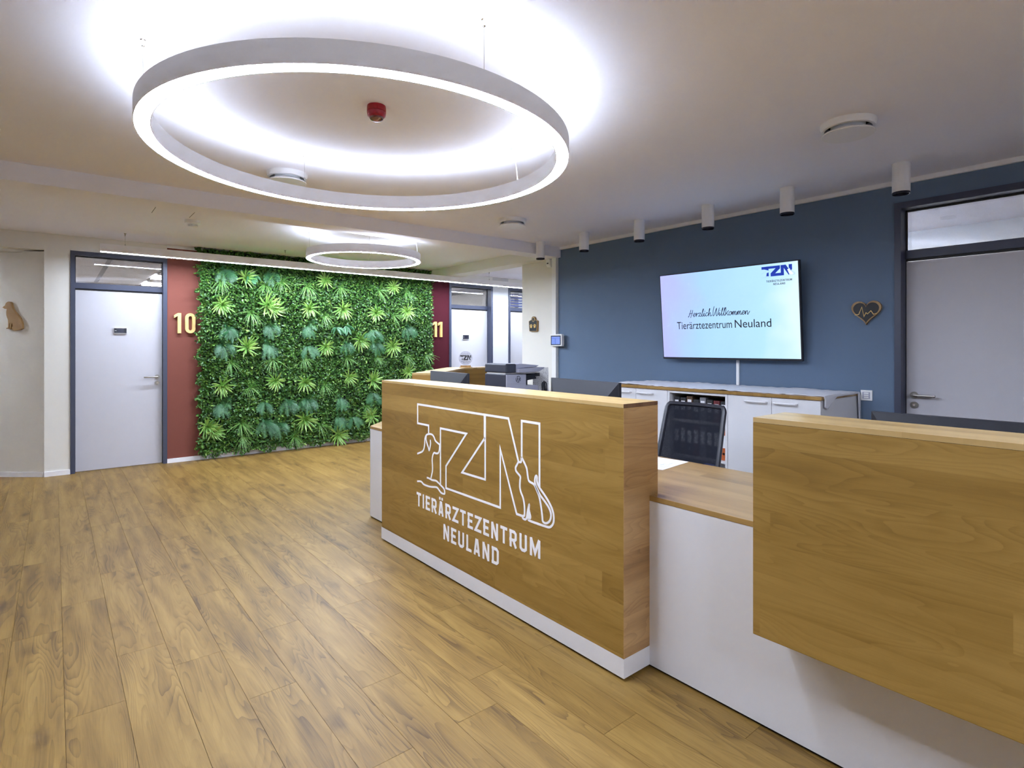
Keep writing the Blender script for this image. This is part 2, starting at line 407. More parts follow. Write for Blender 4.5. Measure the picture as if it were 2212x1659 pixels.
# ---- blue wall (X = 4.915) with door opening
DY = (.52, 1.454)
def wall_x(name, y0, y1, z0, z1, mat): return struct(bx(XB, XB+T, y0, y1, z0, z1).build(name, mat))
wall_x('wall_right', DY[1], 5.10, 0, CE, 'blue_paint')
wall_x('wall_right_over_door', DY[0], DY[1], DT, CE, 'blue_paint')
wall_x('wall_right_near', -3.1, DY[0], 0, CE, 'blue_paint')
wall_x('wall_pillar', 5.10, 5.805, 0, 2.56, 'cream_paint')
struct(bx(XB-.02, XB, -3.1, 5.06, CE-.034, CE).build('trim_ceiling', 'skirting'))
struct(bx(XB-.045, XB, 5.100, 5.172, 0, 2.655).build('trim_corner', 'white_paint'))
struct(bx(XB-.013, XB, 5.18, 5.80, 0, .052).build('baseboard_pillar', 'skirting'))
struct(bx(XB+T, 8.4, 5.66, 5.805, 0, CE).build('wall_corridor', 'white_paint'))
struct(bx(8.4, 8.55, 5.5, 8.2, 0, CE).build('wall_corridor_end', 'white_paint'))
# ---- walls behind the camera
struct(bx(-3.45, -3.3, -3.1, 10.2, 0, CE).build('wall_left', 'white_paint'))
struct(bx(-3.3, XB+T, -3.25, -3.1, 0, CE).build('wall_front', 'white_paint'))

# ================================================================ doors
def lever(parent, fn, side, z, name='door_handle'):
    """fn(a, z, d): a along the wall, d out of the leaf; side = +-1 direction of the lever"""
    def tub(pts, r, n=10):
        m = MB(); m.tube([fn(*p) for p in pts], r, n); return m
    m = tub([(0, z, .0), (0, z, .009)], .026, 20)
    m.tube([fn(0, z, .005), fn(0, z, .05)], .010, 10)
    m.tube([fn(0, z, .045), fn(side*.013, z, .05), fn(side*.14, z, .05)], .0095, 10)
    h = m.build(name, 'steel', parent, smooth=True)
    r = tub([(0, z-.075, .0), (0, z-.075, .008)], .026, 20).build('lock_rose', 'steel', parent, smooth=True)
    tub([(0, z-.075, .008), (0, z-.075, .011)], .009, 12).build('lock_cylinder', 'chrome', r, smooth=True)
def door(name, fn, a0, a1, recess, handle_side, label, lo=.0, blinds=False):
    """fn(a, z, d): a along the wall, z up, d into the wall (negative = into the room)"""
    root = bpy.data.objects.new(name, None); C.objects.link(root); root.location = fn((a0+a1)/2, 0, 0); struct(root, label)
    def B(*boxes, mat, nm, par=root, bevel=0.):
        m = MB()
        for (x0, x1, z0, z1, d0, d1) in boxes: m.prism([(x0, z0), (x1, z0), (x1, z1), (x0, z1)], fn, d0, d1)
        return m.build(nm, mat, par, bevel=bevel)
    fw = .042; z_top = DT
    B((a0, a0+fw, 0, z_top, -.012, recess+.05), (a1-fw, a1, 0, z_top, -.012, recess+.05), (a0+fw, a1-fw, z_top-.046, z_top, -.012, recess+.05), mat='frame_grey', nm='door_frame')
    B((a0+fw, a1-fw, 2.088, 2.152, recess-.012, recess+.05), mat='frame_grey', nm='transom_bar')
    g = .004; s_ = .014
    # dark seals around the pane and the leaf
    B((a0+fw, a0+fw+g, 0, 2.088, recess, recess+.02), (a1-fw-g, a1-fw, 0, 2.088, recess, recess+.02), (a0+fw, a1-fw, 2.072, 2.088, recess+.004, recess+.03),
      (a0+fw, a0+fw+.008, 2.152, z_top-.046, recess, recess+.02), (a1-fw-.008, a1-fw, 2.152, z_top-.046, recess, recess+.02), (a0+fw, a1-fw, z_top-.058, z_top-.046, recess, recess+.02), mat='seal', nm='door_seal')
    B((a0+fw+.008, a1-fw-.008, 2.152, z_top-.058, recess+.012, recess+.020), mat='pane', nm='transom_pane')
    leaf = B((a0+fw+g, a1-fw-g, .009, 2.066, recess+.002, recess+.045), mat='door_leaf', nm='door_leaf')
    ha = a1-fw-.055 if handle_side > 0 else a0+fw+.055
    lever(root, lambda a, z, d: fn(ha+a, z, recess+.002-d), -handle_side, 1.06)
    if blinds:
        for k in range(5): B((a0+fw+.01, a1-fw-.01, 2.18+k*.05, 2.205+k*.05, recess+.06, recess+.066), mat='blind', nm='blind_slat')
    return root
fy = lambda a, z, d: (a, YB+d, z)
fx = lambda a, z, d: (XB+d, a, z)
door('door_1', fy, *D1, .055, +1, 'pale grey door with glazed transom left of the terracotta wall strip')
door('door_2', fy, *D2, .10, +1, 'pale grey door with glazed transom right of the burgundy wall strip')
door('door_3', fy, *D3, .055, +1, 'pale door partly hidden behind the cream pillar wall', blinds=True)
door('door_4', fx, *DY, .10, +1, 'large pale grey door in the blue wall')
# rooms glimpsed through the transoms: tiled ceilings with light panels
def office(name, x0, x1, y0, y1, zc, tiles, panels, label):
    wallm = MB()
    wallm.box(x0-.1, x0, y0, y1, 0, zc+.1).box(x1, x1+.1, y0, y1, 0, zc+.1)
    wo = struct(wallm.build('wall_'+name, 'white_paint'))
    c_ = struct(bx(x0, x1, y0, y1, zc+.01, zc+.08).build('ceiling_'+name, 'tile_grid'), label)
    tw, tl = tiles
    nx = int((x1-x0)/tw); ny = int((y1-y0)/tl)
    pr = None
    for i in range(nx):
        for j in range(ny):
            if pr is None:
                mm = MB(); mm.box(.03, tw-.03, .006, tl-.006, -.004, .0095)
                pr = mm.build('ceiling_tile', 'tile', c_, local=True); o = pr
            else:
                o = pr.copy(); C.objects.link(o); o.parent = c_
            o.location = (x0+i*tw, y0+j*tl, zc)
    for k, (a, b, c3, d) in enumerate(panels):
        o = bx(a, b, c3, d, zc-.015, zc-.005).build('ceiling_light_panel', 'panel_white')
        tag(o, '%s lit ceiling panel seen through the transom of %s' % (ORD[k], label.split('behind ')[1]), 'ceiling light')
office('treatment', -1.42, 2.54, 8.5, 12.7, 2.55, (.66, .6), [(1.22, 1.82, 10.33, 10.87), (1.22, 1.82, 11.53, 12.07), (-.76, -.16, 10.33, 10.87)], 'tiled ceiling of the room behind the door left of the terracotta strip')
struct(bx(-1.5, 2.6, 12.7, 12.8, 0, 2.8).build('wall_treatment_back', 'white_paint'))
office('surgery', 4.36, 7.0, 8.5, 12.1, 2.58, (.66, .6), [(5.03, 5.63, 8.9, 9.5), (5.03, 5.63, 10.7, 11.3)], 'tiled ceiling of the room behind the door right of the burgundy strip')
struct(bx(4.3, 8.4, 12.1, 12.2, 0, 2.8).build('wall_surgery_back', 'white_paint'))
struct(bx(7.1, 8.4, YB+T, 12.1, 2.58, 2.68).build('ceiling_far_room', 'tile'))
struct(bx(XB+T, 8.3, 5.5, 5.6, 0, 2.67).build('wall_side_room_end', 'white_paint'))
struct(bx(XB+T, 8.3, -1.6, -1.5, 0, 2.67).build('wall_side_room_near', 'white_paint'))
struct(bx(7.2, 7.3, -1.5, 5.5, 0, 2.67).build('wall_side_room_back', 'white_paint'))
tag(bx(5.3, 5.6, 2.4, 3.6, 2.64, 2.655).build('ceiling_light_panel', 'panel_side'), 'lit ceiling panel in the room behind the blue wall', 'ceiling light')  # added out of view so the blue wall door's transom looks bright

# ================================================================ lamps
def ring_lamp(cx, cy, ro, ri, z0, z1, label, angles, cable, n=120, mats=('lamp_white', 'lamp_up')):
    root = thing('ring_lamp', label, 'ceiling light', (cx, cy, z0))
    def annulus(a, b, c, d):        # rectangular section of revolution: radii a<b, heights c<d
        m = MB(); m.lathe([(a, c), (b, c), (b, d), (a, d), (a, c)], (cx, cy, 0), n, cap=False); return m
    w_ = .003
    ann = MB()
    ann.lathe([(ro, z0), (ro, z1), (ro-w_, z1), (ro-w_, z0), (ro, z0)], (cx, cy, 0), n, cap=False)
    ann.lathe([(ri, z0), (ri, z1), (ri+w_, z1), (ri+w_, z0), (ri, z0)], (cx, cy, 0), n, cap=False)
    ann.lathe([(ri+w_, (z0+z1)/2-.01), (ro-w_, (z0+z1)/2-.01), (ro-w_, (z0+z1)/2+.01), (ri+w_, (z0+z1)/2+.01), (ri+w_, (z0+z1)/2-.01)], (cx, cy, 0), n, cap=False)
    ann.build('housing', 'white_metal', root, smooth=True)
    def lit(a, b, c, d, nm, mt):      # solid strip whose face at height c shines
        m = MB(); m.lathe([(a, c), (a, d), (b, d), (b, c)], (cx, cy, 0), n, cap=False); m.lathe([(a, c), (b, c)], (cx, cy, 0), n, mi=1, cap=False)
        m.build(nm, ['white_plastic', mt], root)
    lit(ri+w_, ro-w_, z0+.001, z0+.010, 'diffuser', mats[0])
    lit(ri+w_+.008, ro-w_-.008, z1-.004, z1-.012, 'uplight_strip', mats[1])
    rm = (ro+ri)/2
    for a in angles:
        x, y = cx+rm*math.cos(a), cy+rm*math.sin(a)
        ww = MB().tube([(x, y, z1-.01), (x, y, CE-.02)], .0011, 6).build('suspension_wire', 'steel', root)
        m = MB().lathe([(.011, CE), (.011, CE-.006), (.0075, CE-.008), (.0065, CE-.03), (.003, CE-.034)], (x, y, 0), 16)
        m.build('ceiling_mount', 'chrome', ww, smooth=True)
        MB().lathe([(.004, z1-.012), (.006, z1-.004), (.006, z1+.003), (.002, z1+.012)], (x, y, 0), 12).build('wire_clamp', 'chrome', ww, smooth=True)
    a = cable; x, y = cx+rm*math.cos(a), cy+rm*math.sin(a)
    MB().lathe([(.03, CE), (.03, CE-.026), (.026, CE-.03), (0, CE-.03)], (x-.01, y+.02, 0), 24).build('canopy', 'white_plastic', root, smooth=True)
    MB().tube(catmull([(x-.01, y+.02, CE-.028), (x-.008, y+.016, CE-.07), (x-.004, y+.006, CE-.13), (x, y, z1+.01), (x+.004, y-.004, z1-.01)], 4), .0032, 8).build('power_cable', 'white_plastic', root, smooth=True)
    return root
Z0, Z1 = 2.372, 2.457
ring_lamp(1.266, 2.706, 1.019, .955, Z0, Z1, 'large glowing white ring lamp hung in front of the ceiling beam', [math.pi, -math.pi/2, math.pi/2], 0)
ring_lamp(2.655, 5.826, .609, .560, Z0, Z1, 'small glowing white ring lamp hung behind the ceiling beam', [math.radians(150), math.radians(250), math.radians(60)], -.35, 90, ('small_down', 'small_up'))
ring_lamp(1.266, -1.75, 1.019, .955, Z0, Z1, 'large glowing white ring lamp behind the viewer, at the other end of the hall', [math.pi, -math.pi/2, math.pi/2], 0)  # extra lamp added behind the camera as fill for the dim parts
# linear lamp along the planted wall
lx0, lx1, ly, lz0, lz1 = .384, 7.3, 7.46, 2.448, 2.532
root = thing('linear_lamp', 'long white linear lamp hung along the planted wall', 'ceiling light', (lx0, ly, lz0))
m = MB(); m.box(lx0, lx1, ly-.03, ly-.027, lz0, lz1).box(lx0, lx1, ly+.027, ly+.03, lz0, lz1).box(lx0, lx1, ly-.027, ly+.027, lz0+.02, lz1).box(lx0, lx0+.003, ly-.027, ly+.027, lz0, lz0+.02).box(lx1-.003, lx1, ly-.027, ly+.027, lz0, lz0+.02)
m.build('housing', 'white_metal', root)
m = MB(); a, b, c_, d_ = lx0+.003, lx1-.003, ly-.027, ly+.027
m.box(a, b, c_, d_, lz0, lz0+.012); m.add([(a, c_, lz0-.0015), (b, c_, lz0-.0015), (b, d_, lz0-.0015), (a, d_, lz0-.0015)], [(0, 1, 2, 3)], 1)
m.add([(a, c_, lz0-.0015), (b, c_, lz0-.0015), (b, c_, lz0), (a, c_, lz0)], [(0, 1, 2, 3)], 1)
m.build('diffuser', ['white_plastic', 'line_white'], root)
for x in (.604, 2.31, 2.74, 4.84, 5.6, 6.8):
    ww = MB().tube([(x, ly, lz1), (x, ly, CE)], .0012, 6).build('suspension_wire', 'steel', root)
    MB().lathe([(.012, CE), (.012, CE-.005), (.006, CE-.012), (.005, CE-.03)], (x, ly, 0), 12).build('ceiling_mount', 'steel', ww)
    MB().lathe([(.006, lz1), (.006, lz1+.012), (.003, lz1+.02)], (x, ly, 0), 12).build('wire_clamp', 'steel', ww)
# six cylindrical spotlights along the blue wall
def spot(x, y):
    r = thing('ceiling_spotlight', '', 'spotlight', (x, y, CE), group='ceiling spotlights along the blue wall')
    MB().lathe([(.0525, CE), (.0525, CE-.196), (.049, CE-.196), (.049, CE-.15), (0, CE-.15)], (x, y, 0), 40).build('cylinder', 'white_metal', r, smooth=True)
    MB().lathe([(.0515, CE-.196), (.0515, CE-.210), (.046, CE-.210), (.044, CE-.19), (0, CE-.186)], (x, y, 0), 40).build('lens', 'dark_blue_lens', r, smooth=True)
    MB().lathe([(.004, CE), (.004, CE-.006), (0, CE-.006)], (x+.052, y-.02, 0), 8).build('screw', 'black_plastic', r)
    return r
sp0 = spot(4.465, 4.94)
names = ['white ceiling spotlight nearest the ceiling beam, farthest from the viewer'] + ['%s white ceiling spotlight counted from the ceiling beam' % ORD[i] for i in range(1, 5)] + ['largest white ceiling spotlight, in front of the blue wall door']
for i, y in enumerate((4.94, 4.233, 3.49, 2.74, 2.05, 1.284)):
    s_ = sp0 if i == 0 else copy_tree(sp0)
    s_.location = (4.465, y, CE); s_['label'] = names[i]
# disc valves
def valve(x, y, label):
    r = thing('air_valve', label, 'air vent', (x, y, CE), group='round white ceiling air valves')
    MB().lathe([(.138, CE), (.138, CE-.012), (.13, CE-.034), (.116, CE-.036), (.112, CE-.01), (.112, CE)], (x, y, 0), 48).build('outer_ring', 'white_metal', r, smooth=True)
    MB().lathe([(0, CE-.002), (.085, CE-.002), (.085, CE-.04), (.128, CE-.058), (.132, CE-.064), (.128, CE-.068), (0, CE-.068)], (x, y, 0), 48).build('disc', 'white_metal', r, smooth=True)
    MB().lathe([(.111, CE-.001), (0, CE-.001)], (x, y, 0), 32).build('throat', 'seal', r)
valve(3.43, 1.24, 'round white air valve on the ceiling nearest the blue wall door')
valve(3.48, 4.26, 'round white air valve on the ceiling beside the beam, right of the large ring')
valve(1.30, 4.15, 'round white air valve seen through the large ring lamp')
# alarm sounder and smoke detector
r = thing('alarm_sounder', 'red fire alarm sounder on the ceiling inside the large ring lamp', 'fire alarm', (1.296, 2.70, CE))
MB().lathe([(.047, CE), (.049, CE-.012), (.049, CE-.03), (.047, CE-.031), (.049, CE-.033), (.046, CE-.05), (.036, CE-.06), (0, CE-.06)], (1.296, 2.70, 0), 40).build('base', 'red_plastic', r, smooth=True)
MB().lathe([(.036, CE-.058), (.034, CE-.068), (.022, CE-.076), (0, CE-.078)], (1.296, 2.70, 0), 32).build('beacon_dome', 'clear_dome', r, smooth=True)
x, y = 1.06, 6.28
r = thing('smoke_detector', 'white smoke detector on the ceiling behind the beam', 'smoke detector', (x, y, CE))
MB().lathe([(.07, CE), (.072, CE-.012), (.07, CE-.03), (.045, CE-.038), (.043, CE-.04)], (x, y, 0), 40).build('base', 'white_plastic', r, smooth=True)
m = MB().lathe([(.043, CE-.058), (.040, CE-.066), (0, CE-.068)], (x, y, 0), 32).lathe([(.03, CE-.038), (.03, CE-.06)], (x, y, 0), 24)
for k in range(8):
    a = k*math.pi/4; m.tube([(x+.04*math.cos(a), y+.04*math.sin(a), CE-.036), (x+.04*math.cos(a), y+.04*math.sin(a), CE-.06)], .004, 6)
m.build('sensor_cage', 'white_plastic', r, smooth=True)

# ================================================================ planted wall
GX0, GX1, GZ0, GZ1 = 1.448, 4.768, .075, 2.662
pw = thing('plant_wall', 'green living wall of mixed foliage between the red wall strips', 'plant wall', ((GX0+GX1)/2, YB, GZ0))
bx(GX0+.01, GX1+.02, YB-.03, YB-.001, GZ0+.03, GZ1).build('backing', 'plant_back', pw)
def mesh_np(name, V, F, tint, mat, parent, kind=None):
    me = bpy.data.meshes.new(name); me.from_pydata(V.tolist(), [], F.tolist())
    a = me.attributes.new('tint', 'FLOAT', 'POINT'); a.data.foreach_set('value', tint.astype(np.float32))
    me.materials.append(M[mat]); o = bpy.data.objects.new(name, me); C.objects.link(o); o.parent = parent
    if kind: o['kind'] = kind
    return o
N = 56000; rng = np.random.default_rng(5)
px = rng.uniform(GX0, GX1, N); pz = rng.uniform(GZ0+.01, GZ1, N)
# ragged border
edge = .025*np.sin(pz*23)+.02*np.sin(pz*61+1)
px = np.where(rng.random(N) < .03, GX0+edge-.02+rng.uniform(-.02, .03, N), px)
pz = np.where(rng.random(N) < .02, GZ0+rng.uniform(-.02, .02, N)+.02*np.sin(px*19), pz)
dep = rng.uniform(.05, .105, N)+.02*np.sin(px*9+2*np.sin(pz*5))*np.sin(pz*8)
py = YB-dep
ang = rng.uniform(0, 2*np.pi, N); outw = rng.uniform(.05, 1.0, N)
d = np.stack([np.cos(ang), -outw, np.sin(ang)*.8-.25], 1); d /= np.linalg.norm(d, axis=1)[:, None]
rv = rng.normal(size=(N, 3)); sd = np.cross(d, rv); sd /= np.linalg.norm(sd, axis=1)[:, None]; nn = np.cross(d, sd)
ln = rng.uniform(.024, .056, N); wd = ln*rng.uniform(.20, .34, N)
P0 = np.stack([px, py, pz], 1)
b0 = P0; l_ = P0+d*(ln*.45)[:, None]+sd*wd[:, None]+nn*(wd*.35)[:, None]; r_ = P0+d*(ln*.45)[:, None]-sd*wd[:, None]+nn*(wd*.35)[:, None]; t_ = P0+d*ln[:, None]
V = np.stack([b0, r_, t_, l_], 1).reshape(-1, 3)-np.array(pw.location)
i4 = np.arange(N)*4; F = np.concatenate([np.stack([i4, i4+1, i4+2], 1), np.stack([i4, i4+2, i4+3], 1)])
band = .5+.25*np.sin(pz*7.3+1.5*np.sin(px*2.1)); tn = np.clip(rng.beta(1.6, 2.4, N)*.9+.12*(band-.5), 0, 1)
tint = np.stack([tn*.8, tn, np.minimum(tn*1.15, 1), tn], 1).reshape(-1)
mesh_np('foliage', V, F, tint, 'foliage', pw, 'stuff')
class Leafer:
    def __init__(s): s.V = []; s.F = []; s.T = []
    def strip(s, base, d, side, L, W, droop, tint_mid, tint_edge, n=6, prof=None, fold=.25):
        base = Vector(base); d = Vector(d).normalized(); side = Vector(side).normalized(); nor = d.cross(side).normalized()
        o = len(s.V); p = base.copy(); dd = d.copy()
        for k in range(n+1):
            t = k/n; w_ = W*((math.sin(math.pi*min(1, t*.92+.08)))**.7 if prof is None else prof(t))
            s.V += [p-side*w_+nor*fold*w_, p.copy(), p+side*w_+nor*fold*w_]; s.T += [tint_edge, tint_mid, tint_edge]
            dd = (dd+Vector((0, -.0, -droop/n))).normalized(); p = p+dd*(L/n)
        for k in range(n):
            a = o+k*3; s.F += [(a, a+1, a+4, a+3), (a+1, a+2, a+5, a+4)]
    def mesh(s, name, mat):
        me = bpy.data.meshes.new(name); me.from_pydata([tuple(v) for v in s.V], [], s.F)
        a = me.attributes.new('tint', 'FLOAT', 'POINT'); a.data.foreach_set('value', [float(x) for x in s.T])
        me.materials.append(M[mat]); return me
def radial(r, a, out):            # a direction in the wall plane tipped towards the room
    return Vector((math.cos(a), -out, math.sin(a)))
def rosette(seed):
    r = random.Random(seed); L = Leafer()
    for ringi, (n, out, ln) in enumerate(((13, .35, .165), (11, .8, .15), (8, 1.9, .11))):
        for k in range(n):
            a = 2*math.pi*(k+r.uniform(-.3, .3))/n+ringi*.4; d = radial(1, a, out*r.uniform(.7, 1.3)); sd = d.cross(Vector((0, -1, 0)))
            L.strip((0, 0, 0), d, sd, ln*r.uniform(.8, 1.15),   .0098*r.uniform(.8, 1.2), .6, r.uniform(.25, .6), r.uniform(.6, 1.0), 5)
    return L.mesh('leaf_rosette', 'rosette')
def grass(seed):
    r = random.Random(seed); L = Leafer()
    for k in range(34):
        a = r.uniform(0, 2*math.pi); d = radial(1, a, r.uniform(.25, 1.6)); sd = d.cross(Vector((0, -1, 0)))
        L.strip((r.uniform(-.01, .01), 0, r.uniform(-.01, .01)), d, sd, r.uniform(.13, .25), r.uniform(.0034, .0056), r.uniform(.5, 1.3), r.uniform(.2, .8), r.uniform(.4, 1.), 6, prof=lambda t: 1-.85*t)
    return L.mesh('grass_tuft', 'grass_leaf')
def fern(seed):
    r = random.Random(seed); L = Leafer()
    for k in range(9):
        a = math.radians(r.uniform(-200, 20)) if k < 6 else r.uniform(0, 6.28)
        d = radial(1, a, r.uniform(.5, 1.1)).normalized(); ln = r.uniform(.15, .22); p = Vector((0, 0, 0)); dd = d.copy(); n = 15
        tn = r.uniform(.3, .8)
        for q in range(n):
            t = q/n; dd = (dd+Vector((0, 0, -.11))).normalized(); p = p+dd*(ln/n); sd = dd.cross(Vector((0, -1, 0))).normalized()
            lw = .042*math.sin(math.pi*(.15+.82*t))
            for sgn in (-1, 1):
                ld = (sd*sgn+dd*.45).normalized()
                L.strip(p, ld, dd, lw, .0036, .25, tn, min(1, tn+.2), 2, prof=lambda t: 1-.8*t, fold=.1)
        L.strip((0, 0, 0), d, d.cross(Vector((0, -1, 0))), ln, .002, .95, tn, tn, 8, prof=lambda t: 1)
    return L.mesh('fern', 'fern')
def broad(seed):
    r = random.Random(seed); L = Leafer()
    for k in range(9):
        a = math.radians(r.uniform(-210, 30)); d = radial(1, a, r.uniform(.5, 1.3)); sd = d.cross(Vector((0, -1, 0)))
        L.strip((0, 0, 0), d, sd, r.uniform(.12, .17), r.uniform(.014, .021), 1.0, r.uniform(.3, .6), r.uniform(.4, .8), 7, prof=lambda t: math.sin(math.pi*min(1, max(.02, t)))**.8)
    return L.mesh('broad_leaf_plant', 'fern')
ROS = [(1.656, 1.955), (2.207, 1.982), (2.292, 1.923), (2.758, 1.952), (3.251, 1.963), (3.764, 1.934), (4.284, 1.975), (1.957, 1.429), (2.995, 1.42), (3.519, 1.519), (4.042, 1.43), (1.656, 0.918), (2.31, 0.961), (2.702, 0.927), (3.343, 0.98), (3.721, 0.927), (1.564, 0.349), (2.702, 0.407), (3.181, 0.150), (3.678, 0.387), (1.941, 2.33), (2.985, 2.37), (4.053, 2.35), (4.308, 1.031), (1.49, 0.424)]
GRA = [(1.656, 2.261), (2.397, 2.30), (2.19, 2.248), (2.739, 2.268), (3.221, 2.281), (3.83, 2.282), (4.284, 2.279), (2.006, 1.867), (2.985, 1.866), (4.076, 1.905), (1.765, 1.222), (2.275, 1.249), (2.702, 1.262), (3.322, 1.254), (3.786, 1.268), (4.284, 1.283), (4.646, 1.301), (1.99, 0.886), (2.985, 0.878), (1.892, 0.422), (1.909, 0.246), (2.928, 0.313), (2.557, 0.19), (3.614, 0.532)]
FER = [(1.702, 1.667), (2.241, 1.697), (2.739, 1.709), (3.743, 1.672), (4.284, 1.724), (1.671, 1.445), (2.224, 1.447), (2.739, 1.429), (3.282, 1.468), (3.764, 1.47), (1.641, 0.698), (2.173, 0.682), (2.449, 0.683), (2.739, 0.684), (3.221, 0.674), (3.721, 0.726), (2.156, 0.434), (2.327, 0.384), (3.201, 0.405), (3.404, 0.389), (1.671, 2.40), (2.241, 2.40)]
BRO = [(3.162, 1.70), (3.30, 1.73), (2.006, 2.38), (1.76, 1.62), (3.64, 1.62)]
rt = random.Random(11)
for nm, maker, spots, dy in (('leaf_rosette', rosette, ROS, .115), ('grass_tuft', grass, GRA, .105), ('fern', fern, FER, .11), ('broad_leaf_plant', broad, BRO, .11)):
    ms = [maker(s_) for s_ in (1, 2, 3, 4)]
    for i, (x, z) in enumerate(spots):
        o = bpy.data.objects.new(nm, ms[i % 4]); C.objects.link(o); o.parent = pw
        o.location = Vector((x, YB-dy, z))-pw.location; s_ = rt.uniform(.9, 1.15)
        o.scale = (s_*rt.choice((-1, 1)), s_, s_)
        if nm in ('leaf_rosette', 'grass_tuft'): o.rotation_euler = (0, rt.uniform(-3, 3) if nm == 'leaf_rosette' else rt.uniform(-.3, .3), 0)
# a few bigger pointed leaves along the ragged left edge
L = Leafer(); re_ = random.Random(4)
for k in range(46):
    z = re_.uniform(.1, 2.45); a = math.pi+re_.uniform(-.5, .5)
    d = Vector((math.cos(a), -.5, math.sin(a))); L.strip((GX0+.03, -.05, z-GZ0), d, d.cross(Vector((0, -1, 0))), re_.uniform(.05, .10), re_.uniform(.009, .014), .3, re_.uniform(0, .5), re_.uniform(.2, .9), 4)
    L.V[-15:] = [v-Vector(((GX0+GX1)/2, 0, 0)) for v in L.V[-15:]]
o = bpy.data.objects.new('edge_foliage', L.mesh('edge_foliage', 'foliage')); C.objects.link(o); o.parent = pw; o['kind'] = 'stuff'

# ================================================================ lettering helpers
def glyph(ch, w=.56, t=.185):
    """list of (polyline, closed) strokes in a cell of height 1; returns strokes, advance"""
    h2 = t/2; W = {'I': t, 'M': .74, 'L': .46, 'E': .48, 'T': .52, 'N': .58}.get(ch, w); c = .10
    S = []
    if ch == 'T': S = [[(0, 1-h2), (W, 1-h2)], [(W/2, 0), (W/2, 1)]]
    elif ch == 'I': S = [[(h2, 0), (h2, 1)]]
    elif ch == 'E': S = [[(h2, 0), (h2, 1)], [(0, h2), (W, h2)], [(0, .5), (W*.88, .5)], [(0, 1-h2), (W, 1-h2)]]
    elif ch == 'L': S = [[(h2, 0), (h2, 1)], [(0, h2), (W, h2)]]
    elif ch == 'R': S = [[(h2, 0), (h2, 1)], [(0, 1-h2), (W-c-h2, 1-h2), (W-h2, 1-c-h2), (W-h2, .42+c), (W-h2-c, .42), (0, .42)], [(W*.52, .42), (W-h2+.02, 0)]]
    elif ch == 'D': S = [[(h2, 0), (h2, 1)], [(0, 1-h2), (W-c-h2, 1-h2), (W-h2, 1-c-h2), (W-h2, c+h2), (W-c-h2, h2), (0, h2)]]
    elif ch == 'U': S = [[(h2, 1), (h2, c+h2), (c+h2, h2), (W-c-h2, h2), (W-h2, c+h2), (W-h2, 1)]]
    elif ch in 'AÄ':
        S = [[(h2, 0), (W*.44, 1)], [(W-h2, 0), (W*.56, 1)], [(W*.2, .26), (W*.8, .26)]]
        if ch == 'Ä': S += [[(W*.28, 1.09), (W*.28, 1.27)], [(W*.72, 1.09), (W*.72, 1.27)]]
    elif ch == 'Z': S = [[(0, 1-h2), (W-.06, 1-h2), (.06, h2), (W, h2)]]
    elif ch == 'N': S = [[(h2, 0), (h2, 1)], [(W-h2, 0), (W-h2, 1)], [(h2, 1), (W-h2, 0)]]
    elif ch == 'M': S = [[(h2, 0), (h2, 1)], [(W-h2, 0), (W-h2, 1)], [(h2, 1), (W/2, .22), (W-h2, 1)]]
    elif ch == 'W': S = [[(0, 1), (W*.28, 0), (W*.5, .7), (W*.72, 0), (W, 1)]]
    elif ch == 'K': S = [[(h2, 0), (h2, 1)], [(W, 1), (h2, .45)], [(W*.35, .6), (W, 0)]]
    elif ch in 'O0': S = [[(h2, .5), (h2, c+h2), (c+h2, h2), (W-c-h2, h2), (W-h2, c+h2), (W-h2, 1-c-h2), (W-c-h2, 1-h2), (c+h2, 1-h2), (h2, 1-c-h2), (h2, .5)]]
    return S, W
def caps(mb, text, a0, a1, z0, z1, fn, d0, d1, t=.185, gap=.16):
    """capitals stretched between a0 and a1 (signed direction), heights z0..z1"""
    adv = []; x = 0
    for ch in text:
        if ch == ' ': x += .35; adv.append(None); continue
        S, W = glyph(ch, t=t); adv.append((x, S)); x += W+gap
    tot = x-gap; H = z1-z0; k = (a1-a0)/tot
    for it in adv:
        if it is None: continue
        for pl in it[1]:
            pts = [(a0+(it[0]+p[0])*k, z0+p[1]*H) for p in pl]
            # keep the stroke weight even: work in a square space
            mb.stroke(pts, t*H*.96, fn, d0, d1, miter=3)
TZN = [[(0, 1), (.615, 1), (.615, .70), (.45, .27), (.635, .27), (.635, 1), (.80, 1), (.885, .60), (.905, .40), (.955, .08), (.93, 0), (.885, 0), (.735, .70), (.735, 0), (.30, 0), (.30, .30), (.47, .76), (.235, .76), (.235, .60), (.17, .66), (.10, .74), (0, .74)],
       [(.17, .36), (.235, .42), (.24, .05), (.155, .05)], [(.895, 1), (1, 1), (1, .50), (.955, .42), (.925, .60), (.895, .66)]]
def tzn_logo(mb, fn, a0, a1, z0, z1, d0, d1):
    for pl in TZN: mb.prism([(a0+(a1-a0)*p[0], z0+(z1-z0)*p[1]) for p in pl], fn, d0, d1)

